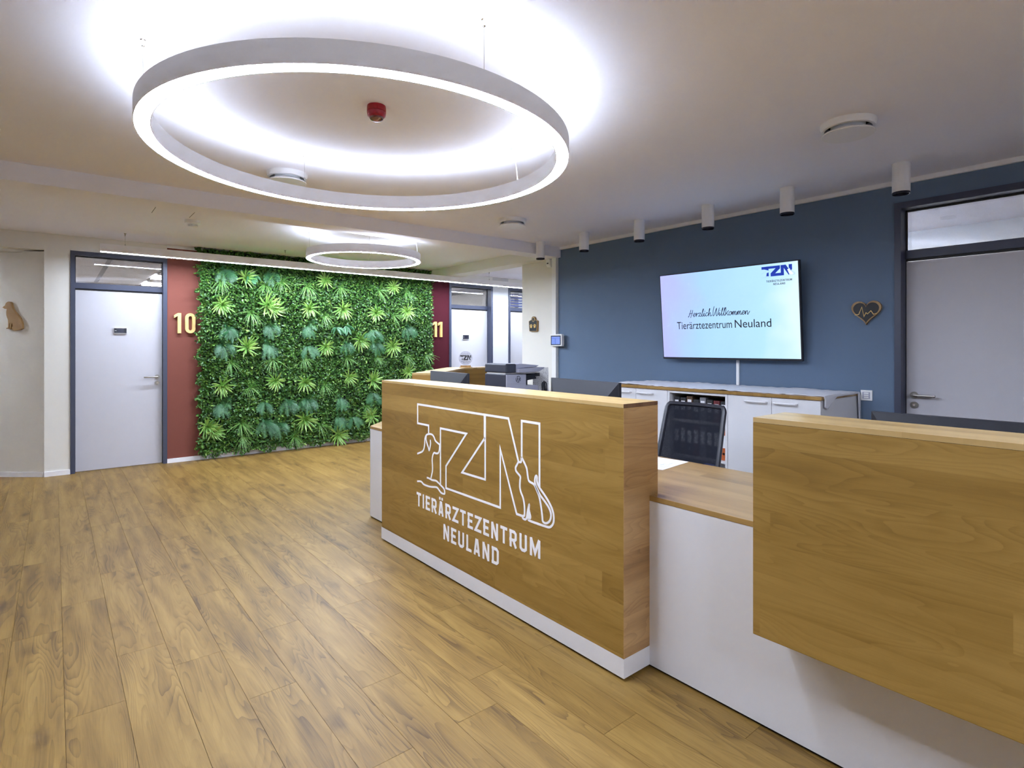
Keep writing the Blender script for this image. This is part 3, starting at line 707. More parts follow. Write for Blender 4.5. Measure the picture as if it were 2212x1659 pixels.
# ================================================================ reception desk
XF, XW, XR = 1.872, 2.048, 2.108; WT = .761; TOP = 1.178; DEND = -2.3
desk = thing('reception_desk', 'long white reception desk with oak front panels and the clinic logo', 'reception desk', (2.3, 1.0, 0))
m = MB(); m.box(XW, XW+.04, DEND, 4.383, .012, .738)
for y in (DEND+.03, 1.25, 2.75, 4.343): m.box(XW+.04, 2.78, y, y+.025, .012, .738)
m.build('white_body', 'white_lacquer', desk)
bx(XW+.012, 2.74, DEND+.02, 4.35, 0, .012).build('plinth', 'black_void', desk)
bx(XW, 2.833, DEND, 4.383, .739, WT).build('worktop', 'oak_top', desk, bevel=.0015)
def raised(y0, y1, z0, name, end_skin):
    p = bx(XF, XR, y0+(.002 if end_skin else 0), y1, z0, 1.1605).build(name, 'oak_front', desk)
    bx(XF+.001, XR-.001, y0+.003, y1-.001, 1.1605, 1.1615).build('shadow_joint', 'black_void', p)
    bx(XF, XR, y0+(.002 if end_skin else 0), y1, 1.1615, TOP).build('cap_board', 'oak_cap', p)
    if end_skin:
        bx(XF+.0005, XR, y0, y0+.002, z0, 1.1605).build('end_board', 'oak_end', p)
        bx(XF+.0005, XR, y0, y0+.002, 1.1615, TOP).build('cap_end_grain', 'cap_end', p)
    return p
M['cap_end'] = wood('cap_end', 'z', 'x', srgb(62, 40, 26), srgb(98, 68, 46), srgb(126, 94, 66), stave_w=.05, stave_l=1, lines=8, contrast=.5)
logo_panel = raised(1.544, 3.812, .0955, 'logo_panel', True)
raised(DEND, .976, .430, 'plain_panel', False)
bx(XF, XW, 1.544, 3.819, .012, .095).build('white_base', 'white_lacquer', desk)
bx(XF+.03, XW, 1.575, 3.79, 0, .012).build('base_plinth', 'black_void', desk)
LG = {
  't_outline': [(3.144,0.863),(3.144,0.915),(3.285,0.915),(3.285,1.041),(2.531,1.041),(2.324,1.041),(2.241,0.826)],
  'z_stem': [(2.531,1.041),(2.531,0.678),(2.761,0.678),(2.531,0.914)],
  'z_outline': [(3.001,0.565),(3.001,0.913),(2.716,0.913),(2.937,0.687),(2.937,0.551),(2.394,0.551),(2.394,0.868),(2.255,0.549),(2.202,0.549)],
  'n_bar': [(2.214,0.853),(2.214,1.039),(2.077,1.039),(2.077,0.725)],
  'cat': [(2.216,0.850),(2.220,0.826),(2.240,0.822),(2.253,0.805),(2.263,0.790),(2.260,0.773),(2.244,0.762),(2.225,0.749),(2.227,0.729),(2.229,0.696),(2.221,0.670),(2.204,0.646),(2.194,0.615),(2.191,0.580),(2.193,0.556),(2.204,0.550),(2.205,0.539),(2.185,0.537),(2.175,0.549),(2.168,0.578),(2.162,0.601),(2.155,0.620),(2.157,0.594),(2.148,0.569),(2.146,0.554),(2.159,0.547),(2.156,0.539),(2.095,0.538),(2.037,0.539),(2.002,0.543),(1.978,0.567),(1.974,0.599),(1.984,0.632),(2.010,0.665),(2.044,0.695),(2.078,0.722),(2.095,0.748),(2.095,0.768),(2.101,0.776),(2.109,0.765),(2.111,0.740),(2.095,0.711),(2.072,0.684),(2.037,0.660),(2.006,0.633),(1.993,0.605),(2.002,0.574),(2.029,0.555),(2.052,0.559),(2.056,0.580),(2.064,0.622),(2.078,0.672),(2.099,0.707),(2.121,0.730),(2.156,0.739),(2.166,0.762),(2.173,0.796),(2.185,0.816),(2.212,0.849)],
  'dog_head': [(3.290,0.712),(3.228,0.734),(3.204,0.756),(3.194,0.791),(3.190,0.824),(3.173,0.849),(3.142,0.860),(3.105,0.862),(3.080,0.850),(3.059,0.826),(3.010,0.809)],
  'dog_ear': [(3.173,0.846),(3.177,0.821),(3.165,0.798),(3.147,0.771),(3.138,0.755),(3.128,0.774),(3.120,0.801),(3.123,0.826)],
  'dog_chest': [(3.011,0.805),(3.015,0.775),(3.028,0.754),(3.055,0.748),(3.076,0.749),(3.093,0.729),(3.100,0.699),(3.096,0.659),(3.097,0.630),(3.107,0.601),(3.115,0.580)],
  'dog_foot': [(3.166,0.575),(3.138,0.575),(3.100,0.571),(3.055,0.575),(3.028,0.568),(2.992,0.555),(2.962,0.543),(2.953,0.528),(2.955,0.512),(2.992,0.511),(3.014,0.521),(3.046,0.535),(3.110,0.525),(3.166,0.522),(3.209,0.524),(3.240,0.536),(3.291,0.528)],
  'cat_paw': [(2.154,0.624),(2.151,0.590),(2.139,0.563),(2.148,0.550),(2.173,0.544),(2.169,0.585)],
}
fl_ = lambda a, b, d: (XF-d, a, b)
m = MB(); SW = .0125
for k in ('t_outline', 'z_outline', 'n_bar'): m.stroke(LG[k], SW, fl_, 0, .0010, miter=4)
m.stroke(LG['z_stem'], SW, fl_, 0, .0010, miter=4); m.stroke([(2.5345, 1.041), (2.5345, .914)], .019, fl_, 0, .0010)
for k in ('cat', 'dog_head', 'dog_ear', 'dog_chest', 'dog_foot'): m.stroke(catmull(LG[k], 4), .0115, fl_, 0, .0010, miter=1.4)
m.prism(LG['cat_paw'], fl_, 0, .0016)
lo_ = m.build('logo_emblem', 'vinyl_white', logo_panel); lo_['label'] = 'white outline emblem of the letters TZN with a dog and a cat'
m = MB(); caps(m, 'TIERÄRZTEZENTRUM', 3.298, 2.069, .366, .457, fl_, 0, .0010, gap=.17)
m.build('logo_lettering', 'vinyl_white', logo_panel)['label'] = 'white lettering TIERÄRZTEZENTRUM'
m = MB(); caps(m, 'NEULAND', 2.968, 2.405, .230, .324, fl_, 0, .0010, gap=.17)
m.build('logo_lettering', 'vinyl_white', logo_panel)['label'] = 'white lettering NEULAND'
# ---- corner counter at the far end
cc = thing('corner_counter', 'angled far counter with raised oak screen behind the reception desk', 'counter', (3.2, 5.2, 0))
m = MB(); m.poly_z([(2.048, 4.386), (3.385, 5.722), (4.55, 5.722), (4.55, 5.68), (3.403, 5.68), (2.09, 4.386)], .012, .738)
m.box(4.525, 4.55, 4.22, 5.68, .012, .738).box(2.86, 2.885, 4.22, 5.0, .012, .738)
m.build('white_body', 'white_lacquer', cc)
MB().poly_z([(2.10, 4.39), (3.42, 5.69), (4.53, 5.69), (4.53, 5.64), (3.44, 5.64), (2.15, 4.39)], 0, .012).build('plinth', 'black_void', cc)
MB().poly_z([(2.048, 4.386), (3.385, 5.722), (4.55, 5.722), (4.55, 4.2), (2.836, 4.2), (2.836, 4.386)], .739, WT).build('worktop', 'oak_top', cc)
RP = [(2.59, 4.65), (3.64, 5.70), (4.55, 5.70), (4.55, 5.46), (3.74, 5.46), (2.76, 4.48)]
p = MB().poly_z(RP, WT, 1.1605).build('raised_screen', 'oak_front', cc)
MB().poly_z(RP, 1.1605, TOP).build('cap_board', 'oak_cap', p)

# ================================================================ things on the desk
def monitor(x, y, rz, w_, ztop, label):
    """screen faces local +x; origin on the worktop"""
    r = thing('monitor', label, 'monitor', (x, y, WT+.0005), rz, 'black computer monitors on the reception desk')
    H = .36; zt = ztop-WT; zc = zt-H/2
    bx(-.012, .008, -w_/2, w_/2, zt-H, zt).build('bezel', 'black_plastic', r, local=True, bevel=.002)
    bx(.008, .0085, -w_/2+.008, w_/2-.008, zt-H+.016, zt-.008).build('screen', 'dark_blue_lens', r, local=True)
    m = MB(); a, b = w_/2-.003, w_/2-.13
    f_ = [(-.012, -a, zt-H+.004), (-.012, a, zt-H+.004), (-.012, a, zt-.003), (-.012, -a, zt-.003)]
    g_ = [(-.075, -b, zt-H+.06), (-.075, b, zt-H+.06), (-.075, b, zt-.17), (-.075, -b, zt-.17)]
    m.add(f_+g_, [(0, 1, 2, 3), (4, 5, 6, 7), (0, 1, 5, 4), (1, 2, 6, 5), (2, 3, 7, 6), (3, 0, 4, 7)])
    m.build('back_cover', 'monitor_grey', r, local=True)
    bx(-.075, -.05, -.04, .04, .01, zc+.03).build('stand_neck', 'black_plastic', r, local=True, bevel=.004)
    bx(-.15, .07, -.12, .12, 0, .012).build('stand_foot', 'black_plastic', r, local=True, bevel=.003)
    return r
monitor(2.45, 2.325, math.radians(-7), .63, 1.224, 'black monitor seen from behind above the logo panel, right of the printer')
monitor(2.45, 3.80, math.radians(-5), .63, 1.221, 'black monitor seen from behind in front of the angled far counter, left of the printer')
monitor(2.45, .49, 0, .62, 1.173, 'black monitor behind the plain oak panel on the right')
# papers
for i, (x, y, rz, label) in enumerate(((2.66, 1.94, .12, 'lower white form sheet on the worktop beside the logo panel'), (2.60, 2.02, -.2, 'upper white form sheet on the worktop behind the logo panel'))):
    o = bx(-.148, .148, -.105, .105, 0, .0012).build('paper_sheet', 'paper'); o.location = (x, y, WT+.0004+i*.0016); o.rotation_euler = (0, 0, rz)
    m = MB()
    for k in range(9): m.box(-.12, -.12+.2*random.uniform(.5, 1.15), .08-k*.02, .083-k*.02, .0012, .0014)
    m.build('printed_lines', 'tile_grid', o, local=True)
    tag(o, label, 'paper')
# printer
pX, pY, pW, pD = 3.49, 4.38, .43, .345
pr = thing('printer', 'grey and black multifunction printer on the far counter', 'printer', (pX+pW/2, pY+pD/2, WT))
z0 = WT
m = MB(); m.box(pX, pX+.262, pY+.001, pY+pD, z0, z0+.385)
m.build('body', 'printer_dark', pr, bevel=.006)
bx(pX+.262, pX+pW, pY+.16, pY+pD, z0, z0+.36).build('output_bay', 'black_plastic', pr, bevel=.004)
m = MB(); m.box(pX+.004, pX+.262, pY-.012, pY+.001, z0, z0+.382)
fp = m.build('front_cover', 'printer_light', pr, bevel=.004)
m = MB(); m.prism([(0, 0), (pW-.262+.03, 0), (pW-.262, .262), (0, .268)], lambda a, b, d: (pX+.263+a, d, z0+b), pY-.006, pY+.16); m.build('paper_tray', 'printer_light', pr, bevel=.004)
bx(pX+.006, pX+.258, pY-.0128, pY-.012, z0+.288, z0+.290).build('cover_joint', 'tile_grid', fp)
fpn = lambda a, b, d: (a, pY-.0122-d, b)
m = MB(); cx_, cz_ = pX+.155, z0+.334
arc = lambda a, b: [(cx_+.030*math.cos(t*math.pi/18), cz_+.030*math.sin(t*math.pi/18)) for t in range(a, b+1)]
m.stroke(arc(-4, 13), .0055, fpn, 0, .0006); m.stroke(arc(15, 30), .0055, fpn, 0, .0006)
m.stroke([(cx_-.020, cz_-.016), (cx_-.004, cz_+.026)], .0055, fpn, 0, .0006); m.stroke([(cx_-.013, cz_+.008), (cx_-.001, cz_+.009), (cx_-.009, cz_-.015)], .0055, fpn, 0, .0006)
m.stroke([(cx_+.003, cz_-.028), (cx_+.018, cz_+.011)], .0055, fpn, 0, .0006); m.stroke([(cx_+.012, cz_+.011), (cx_+.023, cz_+.007), (cx_+.016, cz_-.011), (cx_+.007, cz_-.011)], .005, fpn, 0, .0006)
m.build('maker_badge', 'printer_dark', fp)
m = MB(); m.prism([(0, 0), (.16, .015), (.13, .07), (0, .055)], lambda a, b, d: (pX+.264+a, d, z0+.315+b), pY+.01, pY+.16); m.build('output_chute', 'monitor_grey', pr)
bx(pX+.01, pX+pW-.02, pY+.02, pY+pD-.02, z0+.385, z0+.402).build('scanner_gap', 'white_plastic', pr, bevel=.004)
m = MB(); m.prism([(.13, .402), (pW-.03, .405), (pW+.05, .438), (pW+.05, .452), (.13, .440)], lambda a, b, d: (pX+a, d, z0+b), pY-.05, pY+pD); m.build('control_panel', 'printer_light', pr, bevel=.004)
bx(pX-.003, pX+.13, pY-.012, pY+pD, z0+.400, z0+.492).build('document_feeder', 'printer_dark', pr, bevel=.012)
m = MB(); m.prism([(.131, .441), (pW-.02, .455), (pW+.02, .470), (.19, .492), (.131, .488)], lambda a, b, d: (pX+a, d, z0+b), pY-.005, pY+pD); m.build('feeder_lid', 'printer_light', pr, bevel=.005)
# round acrylic sign on a wooden foot
sx, sy = 3.83, 5.575; rz = math.radians(-34)
sg = thing('round_sign', 'round clear acrylic welcome sign on a small wooden foot', 'sign', (sx, sy, TOP), rz)
fs = lambda a, b, d: (a, -d, b)
bx(-.062, .062, -.02, .02, 0, .024).build('wooden_foot', 'oak_board', sg, local=True, bevel=.003)
bx(-.075, .075, -.028, .028, 0, .006).build('foot_plate', 'oak_board', sg, local=True)
m = MB(); m.prism([(.083*math.cos(t*math.pi/32), .112+.083*math.sin(t*math.pi/32)) for t in range(64)], fs, -.0015, .0015); dk = m.build('acrylic_disc', 'acrylic', sg, local=True)
m = MB(); tzn_logo(m, fs, -.066, .066, .085, .146, .0016, .0024)
caps(m, 'WILLKOMMEN IM', -.05, .05, .157, .164, fs, .0016, .0024, t=.16)
caps(m, 'TIERÄRZTEZENTRUM', -.054, .054, .066, .073, fs, .0016, .0024, t=.16); caps(m, 'NEULAND', -.03, .03, .053, .060, fs, .0016, .0024, t=.16)
m.build('black_print', 'black_print', dk, local=True)
# speckled white board and cable coil behind the printer
o = MB(); o.box(-.012, .012, -.085, .085, 0, .435); o = o.build('speckled_board', 'speckled_white'); o.location = (4.10, 4.53, WT+.004); o.rotation_euler = (0, math.radians(4), math.radians(50))
bx(-.0125, -.0121, .01, .07, .34, .375).build('dark_sticker', 'black_print', o, local=True)
tag(o, 'white speckled board leaning behind the printer', 'board')
m = MB(); pts = []
for k in range(46):
    a = k*.55; pts.append((4.03+.022*math.cos(a)+.01*math.sin(k*.3), 4.40+.012*math.sin(a*1.3), WT+.20+.10*math.sin(a)*(1-.004*k)))
m.tube(catmull(pts, 3), .006, 8); o = m.build('cable_coil', 'black_plastic', None, smooth=True)
tag(o, 'coiled black cable beside the printer', 'cable')

# ================================================================ sideboard along the blue wall
SX = 4.214; ST = 1.066
def carcass(root, y0, y1):
    m = MB(); m.box(SX+.018, XB-.004, y0, y0+.018, .02, ST-.026).box(SX+.018, XB-.004, y1-.018, y1, .02, ST-.026).box(SX+.018, XB-.004, y0+.018, y1-.018, .02, .04).box(SX+.018, XB-.004, y0+.018, y1-.018, ST-.044, ST-.026).box(XB-.014, XB-.004, y0+.018, y1-.018, .04, ST-.044)
    m.build('carcass', 'white_lacquer', root); bx(SX+.05, XB-.01, y0, y1, 0, .02).build('plinth', 'black_void', root)
def cdoor(root, y0, y1, hy0, hy1):
    d = bx(SX, SX+.018, y0+.0015, y1-.0015, .024, ST-.028).build('door', 'white_lacquer', root, bevel=.001)
    m = MB(); m.tube(catmull([(SX, hy0, 1.0), (SX-.02, hy0+.004, 1.0), (SX-.028, hy0+.02, 1.0), (SX-.028, hy1-.02, 1.0), (SX-.02, hy1-.004, 1.0), (SX, hy1, 1.0)], 4), .0052, 8); m.build('handle', 'white_metal', d, smooth=True)
c1 = thing('cabinet', 'white two-door cabinet left of the open shelf unit, below the television', 'cabinet', (4.5, 3.33, 0), group='white base cabinets along the blue wall')
carcass(c1, 2.984, 3.68); cdoor(c1, 2.984, 3.331, 3.136, 3.309); cdoor(c1, 3.331, 3.68, 3.386, 3.56)
c3 = thing('cabinet', 'white two-door cabinet right of the open shelf unit, nearest the blue wall door', 'cabinet', (4.5, 2.05, 0), group='white base cabinets along the blue wall')
carcass(c3, 1.699, 2.409); cdoor(c3, 2.052, 2.409, 2.086, 2.26); cdoor(c3, 1.699, 2.052, 1.862, 2.033)
c2 = thing('cabinet', 'white open shelf unit full of binders behind the office chair', 'cabinet', (4.5, 2.7, 0), group='white base cabinets along the blue wall')
m = MB(); y0, y1 = 2.411, 2.982
m.box(SX, XB-.004, y0, y0+.02, .02, ST-.026).box(SX, XB-.004, y1-.02, y1, .02, ST-.026).box(SX, XB-.004, y0+.02, y1-.02, .02, .04).box(SX, XB-.004, y0+.02, y1-.02, ST-.046, ST-.026).box(XB-.014, XB-.004, y0+.02, y1-.02, .04, ST-.046)
m.build('carcass', 'white_lacquer', c2); bx(SX+.05, XB-.01, y0, y1, 0, .02).build('plinth', 'black_void', c2)
for z in (.470, .775): bx(SX+.01, XB-.014, y0+.02, y1-.02, z, z+.018).build('shelf_board', 'white_lacquer', c2)
cols = {'black': (.02, .02, .022, 1), 'brown': (.10, .055, .03, 1), 'dark red': (.14, .022, .025, 1), 'navy': (.02, .028, .08, 1), 'grey': (.20, .20, .22, 1), 'orange': (.50, .11, .025, 1)}
for k, v in cols.items(): M['binder_'+k] = flat('binder_'+k.replace(' ', '_'), v, .55)
rows = (('upper', .793, (.175, .205), ['black', 'black', 'brown', 'black', 'grey', 'black', 'dark red', 'black']), ('lower', .488, (.24, .275), ['black', 'brown', 'black', 'dark red', 'grey', 'black', 'navy', 'orange']))
for rn, z, (h0, h1), seq in rows:
    y = y1-.03
    for i, cname in enumerate(seq):
        wd_ = .060; hh = random.uniform(h0, h1)
        r = thing('binder', '%s binder, %s from the left on the %s shelf behind the office chair' % (cname, ORD[i], rn), 'binder', (SX+.05, y-wd_/2, z), group='binders on the %s shelf' % rn)
        m = bx(SX+.05, SX+.30, y-wd_+.002, y-.002, z, z+hh); m.build('cover', M['binder_'+cname], r, bevel=.003)
        bx(SX+.0493, SX+.05, y-wd_+.012, y-.012, z+hh*.42, z+hh*.85).build('spine_label', 'paper', r)
        MB().lathe([(.010, 0), (.010, -.001), (.007, -.001), (.007, 0)], (SX+.05, y-wd_/2, z+hh*.22), 16, axis='x').build('finger_ring', 'steel', r)
        y -= wd_+.004
for i in range(3):
    o = bx(SX+.06, SX+.30, y0+.03+.0, y1-.22-.02*i, 0, .010); o = o.build('folder', 'binder_black' if i != 1 else 'paper'); o.location = (0, .02, 1.0005+.0108*i)
    tag(o, '%s flat folder lying on top of the upper binders' % ['lowest', 'middle', 'topmost'][i], 'folder', 'flat folders above the binders')
o = bx(SX-.012, XB-.002, 1.690, 3.69, ST-.025, ST).build('sideboard_worktop', 'oak_top', None, bevel=.0015)
tag(o, 'oak worktop running across the white cabinets under the television', 'worktop')
# fleece cloth over the sideboard
nu, nv = 120, 40; rf = random.Random(9); V = []; F = []
NT_ = nu-8                                  # rows on the top, the last eight hang over the right end
for i in range(nu+1):
    for j in range(nv+1):
        u, v = min(1, i/NT_), j/nv; ex = max(0, i-NT_)/8
        y = 3.66-u*1.972
        front = 4.235+.018*math.sin(u*9)+.009*math.sin(u*37)+.006*math.sin(u*83+1)
        x = front+(XB-.012-front)*v
        z = ST+.0045+.0025*math.sin(u*120+v*9)*math.sin(v*31+u*17)+.006*max(0, math.sin(u*13+v*4))**4
        if ex > 0:                            # a point at the front corner, a strip at the wall
            kx = (x-4.21)/(XB-4.21)
            drop = .012+.085*max(0, 1-abs(kx-.10)/.25)+(.20 if kx > .93 else 0)
            y = 1.688-.006*min(1, ex*4)-.003*math.sin(v*20); z = ST+.003-ex*drop
        V.append((x, y, z))
for i in range(nu):
    for j in range(nv):
        a = i*(nv+1)+j; F.append((a, a+1, a+nv+2, a+nv+1))
m = MB(); m.add(V, F); o = m.build('fleece_cloth', 'fleece', None, smooth=True)
o.modifiers.new('thickness', 'SOLIDIFY').thickness = .003
tag(o, 'pale fluffy fleece cloth spread over the sideboard worktop', 'cloth')

# ================================================================ office chair
ch = thing('office_chair', 'black mesh-back office chair behind the reception desk', 'office chair', (3.12, 2.20, 0))
def bp(s_, t):        # back surface: s_ -1..1 across (left..right seen from the hall), t 0..1 up
    z = .54+t*.475; x = 3.33+t*.165+.03*(s_*s_)*-1; y = 2.205-s_*(.236-.012*t)-.005*0+.02*t
    return Vector((x, y, z))
fr = []
for t in range(0, 11): fr.append(bp(-1, t/10*.94))
fr += [bp(-.97, .975), bp(-.92, 1.0)]
for s_ in range(-8, 9, 2): fr.append(bp(s_/10, 1.0+.004*(1-abs(s_)/10)))
fr += [bp(.92, 1.0), bp(.97, .975)]
for t in range(10, -1, -1): fr.append(bp(1, t/10*.94))
fr += [bp(.5, -.005), bp(0, -.01), bp(-.5, -.005), bp(-1, 0)]
m = MB(); m.tube(fr, .016, 8); m.build('backrest_frame', 'chair_plastic', ch, smooth=True)
m = MB()
nrow = 84; ncol = 46
for k in range(nrow):
    t = .01+.98*k/nrow; hgt = .0058/.475*.88
    for j in range(12):
        a, b = -1+2*j/12, -1+2*(j+1)/12
        m.add([bp(a*.98, t), bp(b*.98, t), bp(b*.98, t+hgt), bp(a*.98, t+hgt)], [(0, 1, 2, 3)])
for k in range(ncol):
    a = -.97+1.94*k/ncol; b = a+1.94/ncol*.55
    for j in range(6):
        t0, t1 = .01+j*.98/6, .01+(j+1)*.98/6
        m.add([bp(a, t0), bp(b, t0), bp(b, t1), bp(a, t1)], [(0, 1, 2, 3)])
m.build('backrest_mesh', 'chair_fabric', ch)
m = MB(); m.box(2.88, 3.34, 1.965, 2.445, .44, .50); m.build('seat', 'chair_fabric', ch, bevel=.025)
for sgn, nm in ((-1, 'armrest'), (1, 'armrest')):
    y = 2.205+sgn*.27
    a = bx(2.93, 3.19, y-.035, y+.035, .662, .690).build(nm, 'navy_plastic', ch, bevel=.01)
    MB().tube([(3.06, 2.205+sgn*.2, .45), (3.06, y, .47), (3.06, y, .66)], .016, 8).build('armrest_post', 'chair_plastic', a, smooth=True)
MB().tube([(3.38, 2.205, .56), (3.36, 2.205, .45), (3.2, 2.205, .42)], .022, 8).build('back_bracket', 'chair_plastic', ch, smooth=True)
MB().lathe([(.03, .44), (.03, .28), (.045, .27), (.045, .10), (0, .10)], (3.12, 2.205, 0), 20).build('gas_lift', 'chair_plastic', ch, smooth=True)
for k in range(5):
    a = k*2*math.pi/5+.3; ex, ey = 3.12+.30*math.cos(a), 2.205+.30*math.sin(a)
    lg = MB().tube([(3.12+.03*math.cos(a), 2.205+.03*math.sin(a), .12), (ex, ey, .075)], [.024, .014], 8).build('base_leg', 'chair_plastic', ch, smooth=True)
    MB().lathe([(0, -.012), (.028, -.012), (.028, .012), (0, .012)], (ex, ey, .0285), 16, axis='x').tube([(ex, ey, .03), (ex, ey, .08)], .006, 6).build('caster', 'black_plastic', lg, smooth=True)

# ================================================================ television
TVW, TVH = 1.363, .846
yaw, pit = .015, .083
rv_ = Vector((math.sin(yaw), -math.cos(yaw), 0)); nv_ = Vector((-math.cos(yaw), -math.sin(yaw), 0)); uv_ = Vector((0, 0, 1))*math.cos(pit)+nv_*math.sin(pit)
nv2 = rv_.cross(uv_)                                             # x right, z up, y into the wall
Rm = Matrix((rv_, -nv2, uv_)).transposed()
if (Rm @ Vector((0, 1, 0))).x < 0: Rm = Matrix((rv_, nv2, uv_)).transposed()
tv = thing('television', 'large wall-mounted television showing the welcome screen', 'television', (4.78, 2.769, 1.723))
tv.rotation_euler = Rm.to_euler()
hw, hh = TVW/2, TVH/2
bx(-hw, hw, 0, .035, -hh, hh).build('casing', 'black_plastic', tv, local=True, bevel=.003)
scr = bx(-hw+.010, hw-.010, -.0012, .001, -hh+.020, hh-.010).build('screen', 'tv_screen', tv, local=True)
bx(-.25, .25, .035, .105, -.15, .12).build('wall_bracket', 'black_plastic', tv, local=True)
fT = lambda a, b, d: (a, -.0013-d, b)
sx_ = lambda u: -hw+.010+u*(TVW-.020)
sz_ = lambda v: hh-.010-v*(TVH-.030)
m = MB(); tzn_logo(m, fT, sx_(.773), sx_(.965), sz_(.133), sz_(.026), 0, .0006); m.build('logo_print', 'logo_blue', scr, local=True)
M['grey_line'] = emit('grey_line', srgb(140, 165, 190), .38)
M['pale_print'] = emit('pale_print', srgb(214, 238, 255), .43)
m = MB(); LX = lambda y: sx_(.773)+(3.285-y)/(3.285-2.077)*(sx_(.965)-sx_(.773)); LZ = lambda z: sz_(.133)+(z-.551)/(1.041-.551)*(sz_(.026)-sz_(.133))
for k in ('cat', 'dog_head', 'dog_chest', 'dog_foot'): m.stroke([(LX(a), LZ(b)) for a, b in LG[k]], .0016, fT, .0007, .0009, miter=1.3)
m.build('animal_outline', 'grey_line', scr, local=True)
m = MB(); catb = LG['cat'][:16]+[(2.15, .545), (2.03, .56), (2.06, .66)]+LG['cat'][-8:]
m.prism([(LX(a), LZ(b)) for a, b in catb], fT, .0006, .0007); m.build('animal_fill', 'pale_print', scr, local=True)
m = MB(); caps(m, 'TIERÄRZTEZENTRUM', sx_(.80), sx_(.962), sz_(.193), sz_(.172), fT, 0, .0006, t=.17); m.build('small_lettering', 'black_print', scr, local=True)
m = MB(); caps(m, 'NEULAND', sx_(.845), sx_(.92), sz_(.226), sz_(.205), fT, 0, .0006, t=.17); m.build('small_lettering', 'black_print', scr, local=True)
def text_mesh(body, u0, u1, z0, z1, fn, name, mat, parent):
    cu = bpy.data.curves.new('text', 'FONT'); cu.body = body; cu.fill_mode = 'BOTH'; cu.offset = .002
    ob = bpy.data.objects.new('text', cu); C.objects.link(ob); bpy.context.view_layer.update()
    dg = bpy.context.evaluated_depsgraph_get(); me = bpy.data.meshes.new_from_object(ob.evaluated_get(dg))
    cu2 = bpy.data.curves.new('ref', 'FONT'); cu2.body = 'l'; ob2 = bpy.data.objects.new('ref', cu2); C.objects.link(ob2); bpy.context.view_layer.update()
    ref_me = bpy.data.meshes.new_from_object(ob2.evaluated_get(bpy.context.evaluated_depsgraph_get())); bpy.data.objects.remove(ob2)
    bpy.data.objects.remove(ob); xs = [v.co.x for v in me.vertices]; ys = [v.co.y for v in me.vertices]
    a, b = min(xs), max(xs); top = max(v.co.y for v in ref_me.vertices)
    for v in me.vertices:
        v.co = fn(u0+(v.co.x-a)/(b-a)*(u1-u0), z0+v.co.y/top*(z1-z0), .0004)
    me.materials.append(M[mat]); o = bpy.data.objects.new(name, me); C.objects.link(o); o.parent = parent; return o
text_mesh('Tierärztezentrum', sx_(.127), sx_(.555), sz_(.661), sz_(.574), fT, 'lettering', 'black_print', scr)['label'] = 'word Tierärztezentrum on the screen'
text_mesh('Neuland', sx_(.575), sx_(.823), sz_(.661), sz_(.574), fT, 'lettering', 'black_print', scr)['label'] = 'word Neuland on the screen'
# handwritten line
SCR = {
 'H': ([[(.02, -.05), (.0, .08), (.10, .14), (.28, .95)], [(.30, -.12), (.42, .30), (.52, .92)], [(.10, .42), (.30, .46), (.52, .50)]], .60),
 'e': ([[(.0, .18), (.18, .24), (.28, .42), (.20, .50), (.08, .38), (.06, .12), (.16, .0), (.34, .14)]], .34),
 'r': ([[(.0, .14), (.06, .42), (.10, .48), (.12, .0), (.16, .30), (.30, .46), (.34, .40)]], .36),
 'z': ([[(.02, .42), (.14, .48), (.28, .46), (.16, .22), (.04, .02), (.18, .06), (.34, .0), (.38, .08)]], .38),
 'l': ([[(.0, .12), (.14, .55), (.24, .98), (.16, .96), (.10, .40), (.10, .06), (.18, .0), (.28, .14)]], .27),
 'i': ([[(.0, .14), (.08, .46), (.08, .08), (.14, .0), (.26, .16)], [(.13, .66), (.15, .72)]], .25),
 'c': ([[(.28, .42), (.18, .50), (.06, .36), (.04, .12), (.14, .0), (.32, .14)]], .32),
 'h': ([[(.0, .12), (.14, .60), (.20, 1.0), (.12, .9), (.10, .0), (.16, .34), (.28, .46), (.32, .30), (.32, .04), (.40, .0), (.50, .14)]], .50),
 'W': ([[(.10, 1.25), (.02, .60), (.04, .10), (.12, .0), (.24, .30), (.36, .82), (.44, 1.0), (.40, .40), (.46, .04), (.54, .02), (.66, .5), (.76, 1.02)]], .72),
 'k': ([[(.04, 1.05), (.06, .4), (.04, .0)], [(.38, .62), (.20, .34), (.07, .28), (.24, .18), (.34, .0), (.44, .10)]], .42),
 'o': ([[(.22, .48), (.08, .40), (.04, .14), (.16, .0), (.30, .16), (.28, .42), (.20, .48), (.36, .40)]], .36),
 'm': ([[(.0, .14), (.06, .46), (.08, .0), (.14, .34), (.24, .48), (.26, .0), (.32, .34), (.42, .48), (.45, .08), (.52, .0), (.60, .14)]], .58),
 'n': ([[(.0, .14), (.06, .46), (.08, .0), (.14, .34), (.26, .48), (.30, .30), (.30, .06), (.38, .0), (.50, .30), (.54, .38)]], .5)}
m = MB(); x = 0; items = []
for cch in 'Herzlich Willkommen':
    if cch == ' ': x += .10; continue
    S, adv = SCR[cch]; items.append((x, S)); x += adv
u0, u1, zb, zt = sx_(.224), sx_(.678), sz_(.518), sz_(.434)
for x0_, S in items:
    for pl in S:
        pts = [(u0+((x0_+p[0]+p[1]*.10)/x)*(u1-u0), zb+p[1]*(zt-zb)) for p in pl]
        m.stroke(catmull(pts, 4) if len(pts) > 2 else pts,   .0054, fT, 0, .0004, miter=1.4, round_cap=True)
M['navy_print'] = flat('navy_print', (.012, .014, .06, 1), .5)
m.build('script_lettering', 'navy_print', scr, local=True)['label'] = 'handwritten words Herzlich Willkommen'
